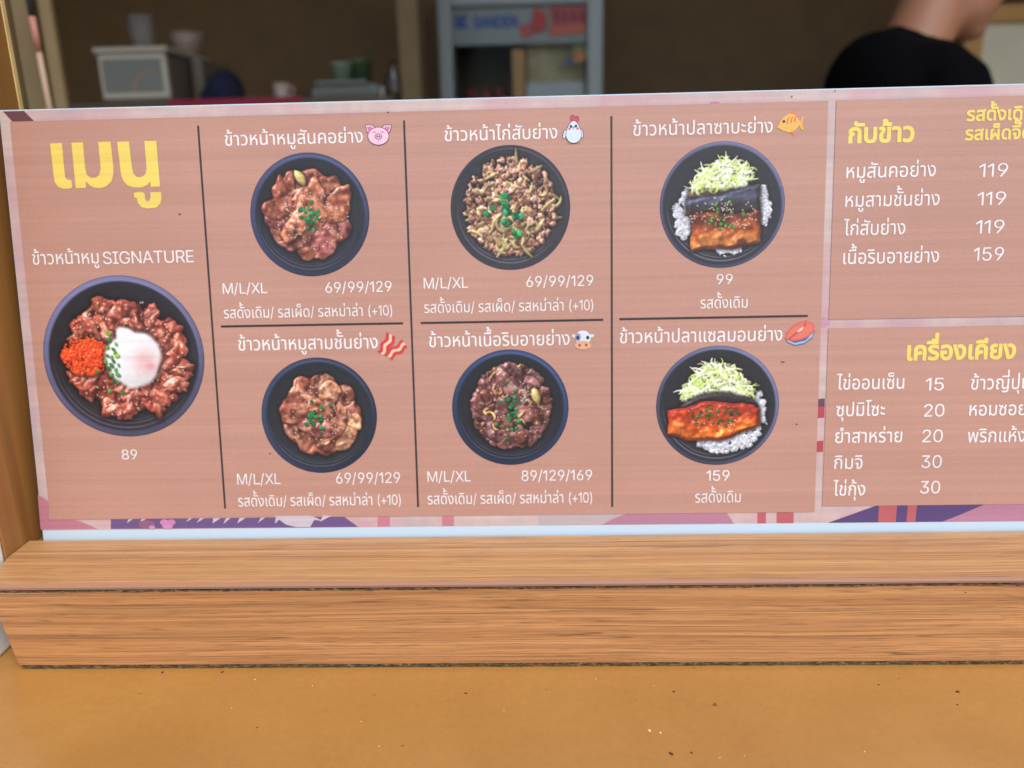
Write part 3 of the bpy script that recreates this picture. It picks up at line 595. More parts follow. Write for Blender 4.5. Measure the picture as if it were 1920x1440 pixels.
# lettering: text, left x, right x, baseline left, baseline right, height of the consonants in pixels
WHT, YEL = (250, 245, 242), (252, 222, 108)
XH = glyph('น', 0)[0][:, 1].max(); CAPH = glyph('M', 0)[0][:, 1].max(); LSC = 1.2 * XH / CAPH; CAPH *= LSC
def write(txt, xl, xr, yl, yr=None, h=20, col=WHT, off=.003, lat=-.001, square=False, latin=False, k=8, track=0.):
    yr = yl - .0118 * (xr - xl) if yr is None else yr
    A, B = onb(xl, yl), onb(xr, yr); ref = CAPH if latin else XH
    up = onb((xl + xr) / 2, (yl + yr) / 2 - h)[1] - onb((xl + xr) / 2, (yl + yr) / 2)[1]; s = up / (ref + 0)
    V, T = layout(txt, off, lat, square, track); sx = (B[0] - A[0]) / V[:, 0].max(); z = (A[1] + B[1]) / 2
    V3 = np.stack([A[0] + V[:, 0] * sx, -LAYER * (k + .3 * V[:, 2]), z + V[:, 1] * s], 1)
    return col_mesh('lettering', V3, T, np.tile(lin(col, .68), (len(V), 1)), M['print'], board)
SP = 'รสดั้งเดิม/ รสเผ็ด/ รสหม่าล่า (+10)'
# the big heading, drawn letter by letter
for P in ([(285, 808), (352, 806), (367, 975), (370, 998), (380, 1011), (404, 1014), (410, 1056), (395, 1062), (360, 1063), (332, 1053), (313, 1027), (306, 990)],
          [(405, 804), (470, 802), (482, 945), (491, 982), (512, 1001), (540, 1001), (561, 986), (570, 950), (556, 800), (625, 798), (641, 940), (641, 980), (630, 1020), (605, 1047), (570, 1060), (532, 1056), (505, 1042), (485, 1018), (487, 1058), (430, 1060)],
          [(662, 799), (728, 797), (745, 940), (752, 975), (772, 997), (798, 998), (820, 982), (828, 950), (815, 795), (882, 794), (903, 1050), (852, 1053), (847, 1022), (830, 1042), (800, 1056), (758, 1056), (722, 1045), (697, 1018), (683, 980), (679, 940)],
          [(755, 1086), (780, 1080), (805, 1081), (818, 1092), (817, 1112), (825, 1131), (840, 1133), (850, 1115), (848, 1082), (908, 1080), (911, 1112), (905, 1145), (882, 1168), (835, 1173), (800, 1167), (779, 1143), (773, 1116), (758, 1112)]):
    me_ = shape('heading_letter', [([(x / 3, y / 3) for x, y in P], YEL)], 8)
write('ข้าวหน้าหมู', 63, 187, 496, 494, 19); write('SIGNATURE', 195, 365, 495, 492, 23, latin=True)
write('89', 230, 259, 861, h=18.5, latin=True)
write('ข้าวหน้าหมูสันคอย่าง', 423, 681, 273, 268, 19.5)
write('M/L/XL', 419, 502, 551, h=20, latin=True); write('69/99/129', 611, 735, 549, 547, h=20, latin=True); write(SP, 421, 736, 596, 592, 16, off=.0)
write('ข้าวหน้าหมูสามชั้นย่าง', 448, 709, 657, 653, 19.5)
write('M/L/XL', 446, 527, 908, h=20, latin=True); write('69/99/129', 631, 751, 906, 905, h=20, latin=True); write(SP, 448, 752, 949, 946, 16, off=.0)
write('ข้าวหน้าไก่สับย่าง', 834, 1045, 265, 260, 19.5)
write('M/L/XL', 795, 878, 541, h=20, latin=True); write('69/99/129', 987, 1112, 538, 536, h=20, latin=True); write(SP, 796, 1112, 586, 582, 16, off=.0)
write('ข้าวหน้าเนื้อริบอายย่าง', 805, 1068, 650, 647, 19.5)
write('M/L/XL', 802, 883, 903, h=19.5, latin=True); write('89/129/169', 978, 1110, 901, 900, h=19.5, latin=True); write(SP, 802.5, 1110, 945, 942, 16, off=.0)
write('ข้าวหน้าปลาซาบะย่าง', 1187, 1448, 256, 248, 20)
write('99', 1343, 1373, 533, h=19, latin=True); write('รสดั้งเดิม', 1313, 1401, 578, 577, 16.5, off=.0)
write('ข้าวหน้าปลาแซลมอนย่าง', 1162, 1466, 643, 639, 19.5)
write('159', 1324, 1367, 901, h=19.5, latin=True); write('รสดั้งเดิม', 1303, 1388, 942, 941, 16.5, off=.0)
write('กับข้าว', 1589, 1713, 268, 265, 27, YEL, .035)
write('รสดั้งเดิม', 1811, 1936, 227, 224, 19, YEL, .028); write('รสเผ็ดจี๊ด', 1808, 1932, 263, 260, 19, YEL, .028)
for t, a, b, y0, y1 in (('หมูสันคอย่าง', 1586, 1753, 334, 331), ('หมูสามชั้นย่าง', 1584, 1760, 388, 385), ('ไก่สับย่าง', 1581, 1696, 442, 439), ('เนื้อริบอายย่าง', 1580, 1759, 495, 492)): write(t, a, b, y0, y1, 20.5)
for t, a, b, y in (('119', 1834, 1888, 332), ('119', 1831, 1884, 385), ('119', 1828, 1881, 438), ('159', 1824, 1880, 489)): write(t, a, b, y, h=25, latin=True, lat=-.002)
write('เครื่องเคียง', 1699, 1903, 675, 671, 26, YEL, .035)
for t, a, b, y in (('ไข่ออนเซ็น', 1568, 1694, 730), ('ซุปมิโซะ', 1567, 1658, 780), ('ยำสาหร่าย', 1565, 1690, 830), ('กิมจิ', 1563, 1616, 879), ('ไข่กุ้ง', 1561, 1621, 929), ('ข้าวญี่ปุ่น', 1819, 1929, 730), ('หอมซอย', 1816, 1922, 779), ('พริกแห้ง', 1813, 1921, 829)): write(t, a, b, y, h=19.5)
for t, a, b, y in (('15', 1734, 1768, 732), ('20', 1731, 1769, 781), ('20', 1728, 1766, 829), ('30', 1726, 1764, 877), ('30', 1724, 1761, 925)): write(t, a, b, y, h=23.5, latin=True, lat=-.002)
# pictures of the seven bowls
def picture(C, cx, cy, rx, ry, label, N_=210):
    A, L_, R_, U_, D_ = onb(cx, cy), onb(cx - rx, cy), onb(cx + rx, cy), onb(cx, cy - ry), onb(cx, cy + ry)
    hx, hz = (R_[0] - L_[0]) / 2, (U_[1] - D_[1]) / 2; c = np.array([(L_[0] + R_[0]) / 2, (U_[1] + D_[1]) / 2])
    t = np.linspace(-1, 1, N_); a, b = np.meshgrid(t, t); big = np.abs(a) > np.abs(b); eps = 1e-9
    r = np.where(big, a, b); ph = np.where(big, math.pi / 4 * b / np.where(np.abs(a) < eps, eps, a), math.pi / 2 - math.pi / 4 * a / np.where(np.abs(b) < eps, eps, b))
    u, v = r * np.cos(ph), r * np.sin(ph); S = C.shape[0]
    x = np.clip((u + 1) / 2 * S - .5, 0, S - 1.001); y = np.clip((v + 1) / 2 * S - .5, 0, S - 1.001); i, j = y.astype(int), x.astype(int); fy, fx = (y - i)[..., None], (x - j)[..., None]
    col = (C[i, j] * (1 - fx) + C[i, j + 1] * fx) * (1 - fy) + (C[i + 1, j] * (1 - fx) + C[i + 1, j + 1] * fx) * fy
    V = np.stack([c[0] + u * hx, np.full_like(u, -LAYER * 8), c[1] - v * hz], -1).reshape(-1, 3).astype(np.float32)
    q = np.arange(N_ * N_).reshape(N_, N_); Q = np.stack([q[:-1, :-1], q[1:, :-1], q[1:, 1:], q[:-1, 1:]], -1).reshape(-1, 4)
    me = bpy.data.meshes.new('bowl_picture'); me.vertices.add(len(V)); me.vertices.foreach_set('co', V.ravel()); me.loops.add(Q.size); me.loops.foreach_set('vertex_index', Q.ravel().astype(np.int32))
    me.polygons.add(len(Q)); me.polygons.foreach_set('loop_start', np.arange(0, Q.size, 4, dtype=np.int32)); me.polygons.foreach_set('loop_total', np.full(len(Q), 4, np.int32)); me.update()
    at_ = me.color_attributes.new('Col', 'FLOAT_COLOR', 'POINT'); cc = np.ones((len(V), 4), np.float32); cc[:, :3] = lin(np.clip(col.reshape(-1, 3), 0, 255), KP); at_.data.foreach_set('color', cc.ravel())
    o = link('bowl_picture', me, M['print'], board); o['label'] = label
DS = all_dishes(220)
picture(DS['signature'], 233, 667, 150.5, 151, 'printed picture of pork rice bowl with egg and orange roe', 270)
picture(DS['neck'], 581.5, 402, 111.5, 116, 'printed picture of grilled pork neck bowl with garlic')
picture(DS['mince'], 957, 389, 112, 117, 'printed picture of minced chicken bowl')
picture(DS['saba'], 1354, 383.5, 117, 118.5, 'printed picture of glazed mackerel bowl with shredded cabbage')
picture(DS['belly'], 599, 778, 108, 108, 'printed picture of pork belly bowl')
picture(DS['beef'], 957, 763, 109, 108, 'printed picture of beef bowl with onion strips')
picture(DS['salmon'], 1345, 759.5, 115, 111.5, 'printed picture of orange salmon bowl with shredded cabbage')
for x, y, w_, h_ in ((338, 402, 2.2, 1.6), (1467, 678.5, 4, 1), (1493, 795, 2, 1.3), (507, 850, 1.8, 1.2), (728, 211, 1.6, 1.4), (1484, 181, 1.6, 1.4), (1565, 171, 1.4, 1.2)): shape('fleck', [(arc(x, y, w_, h_, 0, 360, 9), (92, 62, 52))], 9)
# little icons after the dish names
def ell(cx, cy, rx, ry, rot=0, n=26):
    c, s = math.cos(math.radians(rot)), math.sin(math.radians(rot)); return [(cx + rx * math.cos(t) * c - ry * math.sin(t) * s, cy + rx * math.cos(t) * s + ry * math.sin(t) * c) for t in [2 * math.pi * k / n for k in range(n)]]
def icon(name, polys): shape(name, polys, 8)
LN = (70, 56, 78)
def ear(s): return [([(710 + s * 25.5, 234), (710 + s * 10, 234.5), (710 + s * 5, 241), (710 + s * 16, 252), (710 + s * 21.5, 249)], LN), ([(710 + s * 24.3, 235), (710 + s * 11, 235.5), (710 + s * 6, 241), (710 + s * 16, 250.5), (710 + s * 20.8, 247.6)], (246, 196, 214)), ([(710 + s * 21.5, 238), (710 + s * 13, 238.5), (710 + s * 9, 242), (710 + s * 16, 248), (710 + s * 19.2, 246)], (236, 120, 168))]
icon('pig_icon', ear(-1) + ear(1) + [(ell(710, 255.5, 20.3, 17.3), LN), (ell(710, 255.5, 19.2, 16.2), (250, 204, 222)), (ell(710, 256.5, 7, 5.8), LN), (ell(710, 256.5, 5.9, 4.7), (244, 178, 202)), (ell(707.6, 256.2, 1.2, 2), LN), (ell(712.2, 256.2, 1.2, 2), LN),
      ([(700, 250), (701.5, 247.6), (703.5, 247.6), (705, 250), (703.2, 248.9), (701.6, 248.9)], LN), ([(715, 249.6), (716.5, 247.2), (718.5, 247.2), (720, 249.6), (718.2, 248.5), (716.6, 248.5)], LN), ([(708, 264.2), (710, 265.2), (712.4, 264.2), (710.2, 266.4)], LN)])
def drop(cx, top, bot, w, col, n=30):
    P = []
    for k in range(n):
        t = 2 * math.pi * k / n; y = (bot + top) / 2 - math.cos(t) * (bot - top) / 2; f = (y - top) / (bot - top); P.append((cx + math.sin(t) * w * (.55 + .45 * f), y))
    return (P, col)
icon('chicken_icon', [(ell(1068, 268.5, 4, 2.4), (176, 152, 84)), (ell(1084, 267.5, 4, 2.4), (176, 152, 84)), (ell(1058.5, 252, 3.6, 9, 12), LN), (ell(1058.8, 252, 2.6, 8, 12), (224, 232, 240)), (ell(1090.5, 250.5, 3.6, 9, -12), LN), (ell(1090.2, 250.5, 2.6, 8, -12), (224, 232, 240)),
      (ell(1074, 222.5, 4.6, 6.6, -10), LN), (ell(1081, 224, 4.6, 6, 12), LN), (ell(1074, 222.8, 3.6, 5.6, -10), (222, 70, 78)), (ell(1081, 224.3, 3.6, 5, 12), (222, 70, 78)), (ell(1077.5, 227, 5, 3), (222, 70, 78)),
      drop(1075.5, 226, 269.5, 18.6, LN), drop(1075.5, 227.3, 268.3, 17.4, (228, 238, 246)), (ell(1070.5, 237.5, 2.6, 2.8), (60, 58, 70)), (ell(1079.5, 237, 2.6, 2.8), (60, 58, 70)), (ell(1067.6, 242, 2.6, 2.6), (236, 130, 140)), (ell(1083, 241.5, 2.6, 2.6), (236, 130, 140)),
      ([(1073, 238.6), (1077.4, 238.4), (1075.4, 243.2)], (150, 146, 120))])
def wavy(x0, y0, x1, y1, w, col, a=2.2, n=12, ph=0.):
    d = np.array([x1 - x0, y1 - y0], float); L = np.linalg.norm(d); d /= L; nn = np.array([-d[1], d[0]]); up, dn = [], []
    for k in range(n + 1):
        t = k / n; p = np.array([x0, y0]) + d * L * t + nn * a * math.sin(t * 11 + ph); up.append(tuple(p + nn * w)); dn.append(tuple(p - nn * w))
    return [([up[k], up[k + 1], dn[k + 1], dn[k]], col) for k in range(n)]
def flat_icon(name, groups):
    V, F, C = [], [], []
    for q, g in enumerate(groups):
        for pts, col in g:
            n = len(V); V += [b3(onb(*p), 8 + q * .4) for p in pts]; F.append(tuple(range(n, n + len(pts)))); C += [lin(col, KP)] * len(pts)
    col_mesh(name, V, F, np.array(C), M['print'], board)
flat_icon('bacon_icon', [wavy(716, 664, 735, 628, 9.5, (212, 62, 66)), wavy(716, 664, 735, 628, 3, (246, 206, 170)), wavy(728, 667, 760, 645, 9, (216, 64, 68), ph=1), wavy(728, 667, 760, 645, 2.8, (246, 206, 170), ph=1)])
icon('fish_icon', [([(1480, 213), (1487, 207), (1493, 204.5), (1489.5, 211), (1490, 219)], (240, 130, 60)), ([(1480, 247), (1484, 252), (1491, 257), (1487, 249), (1490, 243)], (240, 130, 60)), ([(1498, 230), (1503, 220), (1507, 218), (1504, 230), (1506, 246), (1501, 243), (1497, 234)], (246, 180, 84)),
      ([(1457, 240), (1462, 228), (1470, 219), (1480, 213), (1490, 216), (1497, 224), (1500, 231), (1496, 239), (1488, 246), (1478, 249), (1466, 245)], (246, 190, 92)),
      *[([(1474 + k * 7.2, 233 - k * 2), (1474.5 + k * 7.2, 226 - k * 2), (1477 + k * 7.2, 221 - k * 1.6), (1481 + k * 6.6, 219 - k), (1479 + k * 7, 222 - k), (1477 + k * 7.2, 227 - k * 2), (1476.2 + k * 7.2, 233 - k * 2)], (238, 120, 62)) for k in range(3)], (ell(1469, 228, 2.6, 2.6), (60, 52, 50))])
icon('cow_icon', [([(1080.5, 626), (1079, 618), (1086, 623)], (210, 150, 110)), ([(1106, 625), (1107, 617.5), (1100, 622)], (210, 150, 110)), (ell(1077, 630, 5, 3.2, 20), (226, 228, 238)), (ell(1109, 629.5, 5, 3.2, -20), (226, 228, 238)),
      (ell(1093, 633, 14.5, 13.5), (232, 236, 246)), (ell(1083.5, 632, 5.5, 7.5), (150, 156, 182)), (ell(1093, 647, 15, 8.5), (240, 178, 142)), (ell(1083.2, 633, 2.9, 3.4), (48, 46, 60)), (ell(1101.8, 632.8, 2.9, 3.4), (48, 46, 60)), (ell(1086.5, 647, 2.4, 2.6), (150, 92, 74)), (ell(1099, 646.6, 2.4, 2.6), (150, 92, 74))])
icon('salmon_icon', [([(1471, 634), (1476, 643), (1490, 648.5), (1508, 645), (1522, 635), (1527, 622), (1526, 616), (1500, 628)], (84, 104, 150)), ([(1474, 637), (1490, 643), (1510, 638), (1525, 622), (1526, 619), (1522, 632), (1508, 642.5), (1490, 646.5), (1477, 641.5)], (170, 190, 214)),
      ([(1471, 633), (1475, 622), (1484, 612), (1497, 604), (1510, 600.5), (1521, 604), (1527, 612), (1526, 620), (1517, 630), (1502, 637), (1486, 639.5), (1475, 638)], (226, 104, 88)), ([(1474, 633), (1478, 623), (1487, 613.5), (1498, 606.5), (1510, 603.5), (1519, 606.5), (1524, 613), (1522, 620), (1514, 628), (1501, 634), (1486, 636.8), (1477, 636)], (238, 122, 100)),
      ([(1475, 636), (1486, 627), (1497, 619), (1508, 611), (1500, 621), (1489, 630), (1480, 637)], (200, 90, 76)), ([(1506, 611), (1508, 603), (1511, 603), (1511, 612)], (206, 96, 84)), ([(1494, 620.5), (1501, 615), (1506, 612.5), (1502, 619), (1496, 623)], (252, 220, 206))])
# ---------------------------------------------------------------- counter, ledge, opening
CT = -.0545                                                        # top of the painted counter
GZ = -1.0
SX1 = .62
counter = thing('serving_counter', 'long counter top painted in glossy ochre brown', 'counter', (0, -.1, GZ))
def wbox(name, lo, hi, mat, parent, bev=.001):
    o = box(name, lo, hi, mat, None, bev); o.parent = parent; o.matrix_parent_inverse = Matrix.Translation(parent.location).inverted(); return o
wbox('top', (-1.3, -.34, CT - .035), (1.3, .30, CT), M['counter'], counter, .004)
wbox('front_panel', (-1.28, -.28, GZ), (1.28, -.25, CT - .0352), M['olive'], counter, .002)
ledge = thing('wooden_ledge', 'teak laminate ledge in front of the menu board with worn edges', 'ledge', (0, -.03, CT))
yF = -.0572
def wprism(name, pts, vec, mat, parent, bev=0):
    o = prism(name, pts, vec, mat, None, bev); o.parent = parent; o.matrix_parent_inverse = Matrix.Translation(parent.location).inverted(); return o
wprism('top_board', [(-.3188, -.0024, 0), (-.3188, -.024, 0), (-.3112, yF + .0014, 0), (SX1, yF + .0014, 0), (SX1, -.0024, 0)], (0, 0, -.0042), M['lam_top'], ledge, .0003)
wprism('edge_band', [(-.3108, yF + .0013, -.0002), (-.3104, yF + .0002, -.0008), (-.3102, yF - .0002, -.0018), (-.3104, yF + .0001, -.0032), (-.3106, yF + .0013, -.0036)], (SX1 + .3105, 0, 0), M['edge'], ledge)
fl, fb = at(-24, 1101, 1, yF), at(33, 1243, 1, yF)
wprism('front_board', [(fl[0], yF, -.0046), (SX1, yF, -.0046), (SX1, yF, -.0520), (fb[0] + .001, yF, -.0520), (fb[0], yF, -.0500)], (0, .012, 0), M['lam_front'], ledge, .0003)
# rough line of glue and chips under the edge band, ragged lower edge of raw board
def ragged(name, y, z0, z1, x0, x1, depth, amp, mat, parent, step=.0016, seed=1):
    r = random.Random(seed); bm = bmesh.new(); prev = None; n = int((x1 - x0) / step); za = zb_ = 0
    for k in range(n + 1):
        x = x0 + k * step; za = .7 * za + r.gauss(0, amp); zb_ = .7 * zb_ + r.gauss(0, amp); dy = r.uniform(-1, 1) * amp
        cur = [bm.verts.new(p) for p in ((x, y + dy, z1 + za), (x, y + dy * .5, z0 + zb_), (x, y + depth, z0), (x, y + depth, z1))]
        if prev:
            for a in range(4): bm.faces.new((prev[a], prev[(a + 1) % 4], cur[(a + 1) % 4], cur[a]))
        prev = cur
    o = from_bm(name, bm, mat); o.parent = parent; o.matrix_parent_inverse = Matrix.Translation(parent.location).inverted(); return o
ragged('chipped_seam', yF - .00005, -.0046, -.0039, -.309, SX1, .004, .00016, M['chip'], ledge, seed=4)
ragged('raw_lower_edge', yF + .0002, CT + .0004, -.0521, fb[0] + .002, SX1, .010, .00018, M['chip'], ledge, seed=9)
wbox('rear_batten', (-.3185, .0002, CT + .0002), (SX1, .045, -.0032), M['olive'], ledge)

jamb = thing('door_jamb', 'varnished brown wooden jamb at the end of the menu board', 'jamb', (-.33, .02, CT))
JX = -.3194
wbox('plank', (JX - .012, -.0242, CT), (JX, .0695, 1.55), M['jamb'], jamb, .0006)
wbox('ply_edge', (JX - .012, .0696, CT), (JX + .0004, .0735, 1.55), M['ply'], jamb, .0004)
tag(box('white_pillar', (-.62, -.16, CT + .0002), (JX - .0008, -.0246, 1.55), M['white_wall'], None, .002), 'white rough painted pillar edge beside the brown jamb', 'pillar')

# ---------------------------------------------------------------- stall interior
WY = 2.7
def structure(o): o['kind'] = 'structure'; return o
structure(box('ground', (-30, -30, GZ - .1), (30, 30, GZ - .001), M['floor'], None, 0))
structure(box('back_wall', (-1.9, WY, GZ), (1.9, WY + .1, 1.6), M['wall'], None, 0))
structure(box('shade_side_wall', (-2.0, .3, GZ), (-1.9, WY, 1.6), M['wall'], None, 0)); structure(box('shade_side_wall', (1.9, .3, GZ), (2.0, WY, 1.6), M['wall'], None, 0))  # unseen walls at both sides, added to darken the stall interior
structure(box('shade_ceiling', (-2.1, .10, 1.6), (2.1, WY + .1, 1.66), M['ceil'], None, 0))  # unseen cover overhead, added to keep the interior in shade
# frames beyond the jamb
def px_post(name, y, xl, xr, py, depth, mat, label, cat):
    a, b = at(xl, py, 1, y), at(xr, py, 1, y)
    return tag(box(name, (a[0], y, GZ), (b[0], y + depth, 1.6), mat, None, .004), label, cat)
px_post('frame_post', .34, 4, 39, 150, .008, M['olive'], 'narrow olive brown frame post just behind the jamb', 'post')
px_post('frame_post', .50, 37, 78, 150, .010, M['beige'], 'beige painted frame post between the olive post and the pink rod', 'post')
px_post('corner_post', .75, 93, 117, 150, .012, M['wall_tan'], 'tan corner post beside the dark wall', 'post')
rod = thing('wooden_rod', 'thin rod, dark above and pink to cream below, hanging by the beige post', 'rod', (0, .47, 0))
def rod_part(name, p0, p1, r, mat):
    A, B = at(*p0, 1, .47), at(*p1, 1, .47); bm = bmesh.new(); d = Vector(B - A); g = bmesh.ops.create_cone(bm, segments=14, radius1=r, radius2=r, depth=d.length, cap_ends=True)
    bmesh.ops.transform(bm, matrix=Matrix.Translation(Vector((A + B) / 2)) @ d.to_track_quat('Z', 'Y').to_matrix().to_4x4(), verts=bm.verts)
    o = from_bm(name, bm, mat, None, True); o.parent = rod; o.matrix_parent_inverse = Matrix.Translation(rod.location).inverted()
rod_part('upper_sleeve', (40, -60), (60, 31), .0030, mat_new('dark_rod', (70, 66, 62), .6)); rod_part('pink_sleeve', (60, 31), (73, 98), .0034, mat_new('pink_rod', (236, 160, 132), .5)); rod_part('shaft', (73, 98), (110, 290), .0030, mat_new('pale_rod', (236, 196, 160), .6))
px_post('pillar', 1.9, 748, 786, 100, .12, M['wall_tan'], 'tan pillar standing between the shelf and the fridge', 'pillar')

# back table with its clutter
TY = 1.45; TZ = at(400, 190, 1, TY)[2]
tb = thing('back_table', 'high brown back table with a dark red cloth across part of it', 'table', (-.6, 1.65, GZ))
def pt(px, py, y=TY): return at(px, py, 1, y)
xa, xb = pt(20, 190)[0], pt(742, 190)[0]
cloth = paint('dark_red_cloth', (146, 36, 58), .85, .2, 30)
wbox('table_top', (xa, TY - .03, TZ - .02), (xb, TY + .45, TZ), paint('dark_table_top', (84, 66, 44), .6), tb, .003)
wbox('cloth', (pt(326, 190)[0], TY - .032, TZ + .0002), (pt(574, 190)[0], TY + .3, TZ + .0030), cloth, tb, .001)
wbox('cloth_drop', (pt(326, 190)[0], TY - .036, TZ - .09), (pt(574, 190)[0], TY - .0324, TZ + .0030), cloth, tb, .001)
for lx in (xa + .04, xb - .04):
    for ly in (TY + .02, TY + .40): wbox('leg', (lx - .02, ly - .02, GZ), (lx + .02, ly + .02, TZ - .0125), M['olive'], tb, .002)
plas = mat_new('clear_grey_plastic', (196, 202, 196), .3, .8, Transmission_Weight=.25); white_pl = mat_new('white_plastic', (188, 180, 158), .4); dark_pl = mat_new('smoky_drawer', (112, 112, 102), .3, .8)
dr = thing('drawer_unit', 'white plastic drawer unit with a smoky front beside the red cloth', 'drawers', (pt(250, 140)[0], TY, TZ))
L, R = pt(186, 140)[0], pt(316, 140)[0]; zt_, zm = pt(250, 88)[2], pt(250, 186)[2]
wbox('cabinet', (L, TY + .006, TZ + .0003), (R, TY + .24, zt_ - .012), mat_new('dull_cabinet_side', (112, 100, 86), .5), dr, .006)
wbox('lid', (L - .004, TY - .008, zt_ - .0118), (R + .006, TY + .245, zt_), white_pl, dr, .004)
fw = .012
def frame_front(parent, L, R, z0, z1, y):
    for lo, hi in (((L, z0), (R, z0 + fw)), ((L, z1 - fw), (R, z1)), ((L, z0 + fw), (L + fw * .6, z1 - fw)), ((R - fw, z0 + fw), (R, z1 - fw))):
        wbox('drawer_frame', (lo[0], y - .006, lo[1]), (hi[0], y, hi[1]), white_pl, parent, .0015)
    wbox('drawer_front', (L + fw * .6 + .0005, y - .003, z0 + fw + .0005), (R - fw - .0005, y, z1 - fw - .0005), dark_pl, parent, .001)
frame_front(dr, L + .002, R - .002, zm + .002, zt_ - .014, TY + .0055)
A = bmesh.new(); c0 = pt(275, 180)
for k in range(14):
    t0 = math.radians(95 + k * 6); t1 = math.radians(101 + k * 6)
    for r0, r1 in ((.060, .072),):
        vs = [A.verts.new((c0[0] + .035 + r * math.cos(t), TY + .0020, c0[2] + r * math.sin(t) * .85)) for r, t in ((r0, t0), (r1, t0), (r1, t1), (r0, t1))]; A.faces.new(vs)
o = from_bm('ring_inside', A, mat_new('pale_ring', (140, 124, 106), .6)); o.parent = dr; o.matrix_parent_inverse = Matrix.Translation(dr.location).inverted()
m_glass = mat_new('drinking_glass', (226, 220, 214), .12, .9, Transmission_Weight=.85, IOR=1.12)
p = pt(271, 90, TY + .1); tag(lathe('tumbler', [(.0, 0), (.024, 0), (.026, .03), (.031, .078), (.0295, .078), (.0245, .03), (.022, .004), (0, .004)], m_glass, None, 32, (p[0], TY + .1, zt_ + .0002)), 'clear tumbler standing on the plastic drawer unit', 'glass')
p = pt(334, 90, TY + .13); tag(lathe('stacked_bowl', [(0, 0), (.022, 0), (.026, .006), (.036, .025), (.043, .052), (.041, .052), (.033, .025), (.02, .006), (0, .005)], mat_new('cream_ceramic', (158, 134, 118), .4), None, 36, (R - .035 + .01, TY + .19, zt_ + .0002)), 'cream bowl standing behind the tumbler on the drawers', 'bowl')
# second box behind
tag(box('storage_box', (R + .010, TY + .10, TZ + .0032), (pt(378, 120, TY + .1)[0], TY + .30, pt(350, 108, TY + .1)[2]), mat_new('grey_box', (112, 102, 86), .6), None, .01), 'dull grey brown box beside the drawer unit', 'box')
def blob(name, c, r, mat, seed, amp=.2, label=None, cat=None, flat=None):
    bm = bmesh.new(); bmesh.ops.create_icosphere(bm, subdivisions=4, radius=1); rr = random.Random(seed); ks = [(Vector((rr.gauss(0, 1), rr.gauss(0, 1), rr.gauss(0, 1))).normalized() * rr.uniform(1.5, 5), rr.random() * 6.3) for _ in range(9)]
    for v in bm.verts:
        f = 1 + amp * sum(math.sin(v.co.dot(k) + ph) for k, ph in ks) / 4; v.co = Vector([v.co[i] * r[i] * f for i in range(3)]) + Vector(c)
        if flat is not None and v.co.z < flat: v.co.z = flat
    o = from_bm(name, bm, mat, None, True); return tag(o, label, cat) if label else o
bl = pt(405, 166); blob('cloth_bundle', (bl[0], TY + .05, bl[2] - .01), (.052, .05, .048), paint('navy_cloth', (16, 22, 52), .9, .2, 40), 3, .22, 'crumpled navy blue cloth bundle on the red cloth', 'cloth', TZ + .0032)
# cup with handle
cu = pt(518, 190); cm = mat_new('white_mug', (168, 148, 138), .35)
mug = thing('mug', 'small white mug standing alone on the red cloth', 'mug', (cu[0], TY + .05, TZ + .0032))
lathe('body', [(0, 0), (.017, 0), (.0185, .004), (.0185, .036), (.0168, .036), (.0165, .006), (0, .005)], cm, mug, 28)
bm = bmesh.new(); nseg = 12; rings = []
for k in range(nseg + 1):
    t = math.pi * (k / nseg) - math.pi / 2; c = Vector((.0175 + .011 * math.cos(t), 0, .019 + .011 * math.sin(t))); d = Vector((math.cos(t), 0, math.sin(t)))
    rings.append([bm.verts.new(c + d * .0022 * math.cos(a) + Vector((0, 1, 0)) * .0022 * math.sin(a)) for a in [q * math.pi / 3 for q in range(6)]])
for a, b in zip(rings, rings[1:]):
    for q in range(6): bm.faces.new((a[q], a[(q + 1) % 6], b[(q + 1) % 6], b[q]))
from_bm('handle', bm, cm, mug, True)
# grey tray with green tubs
L2, R2, z2 = pt(580, 170)[0], pt(712, 170)[0], pt(640, 152)[2]
tray = thing('grey_container', 'grey plastic container with pale end handles below green tubs', 'container', ((L2 + R2) / 2, TY, TZ + .0003))
gp = mat_new('grey_plastic', (96, 97, 92), .4)
bm = bmesh.new(); bm_box(bm, (L2 + .008, TY + .01, TZ + .0003), (R2 - .006, TY + .16, z2 - .006), .008)
o = from_bm('body', bm, gp); o.parent = tray; o.matrix_parent_inverse = Matrix.Translation(tray.location).inverted()
wbox('lid', (L2 + .012, TY + .004, z2 - .0058), (R2 - .03, TY + .165, z2 + .002), mat_new('grey_lid', (112, 114, 108), .35), tray, .003)
for a, b in ((L2, L2 + .0078), (R2 - .0058, R2 + .003)): wbox('handle', (a, TY + .03, TZ + .0003), (b, TY + .10, z2 - .012), mat_new('pale_handle', (160, 162, 154), .35), tray, .002)
gm = mat_new('green_tub', (140, 168, 140), .35, .8, Transmission_Weight=.2)
p = pt(643, 150, TY + .07); tag(lathe('green_tub', [(0, 0), (.020, 0), (.0235, .036), (.025, .037), (.025, .042), (0, .042)], mat_new('pale_green_tub', (122, 136, 114), .35), None, 32, (p[0], TY + .06, z2 + .0024)), 'pale green lidded tub on the grey container', 'tub')
p = pt(672, 150, TY + .12); tag(lathe('green_tub', [(0, 0), (.030, 0), (.034, .046), (.036, .047), (.036, .054), (0, .054)], mat_new('dark_green_tub', (70, 88, 60), .4), None, 32, (p[0] - .002, TY + .126, z2 + .0024)), 'darker and larger green tub behind the pale one', 'tub')
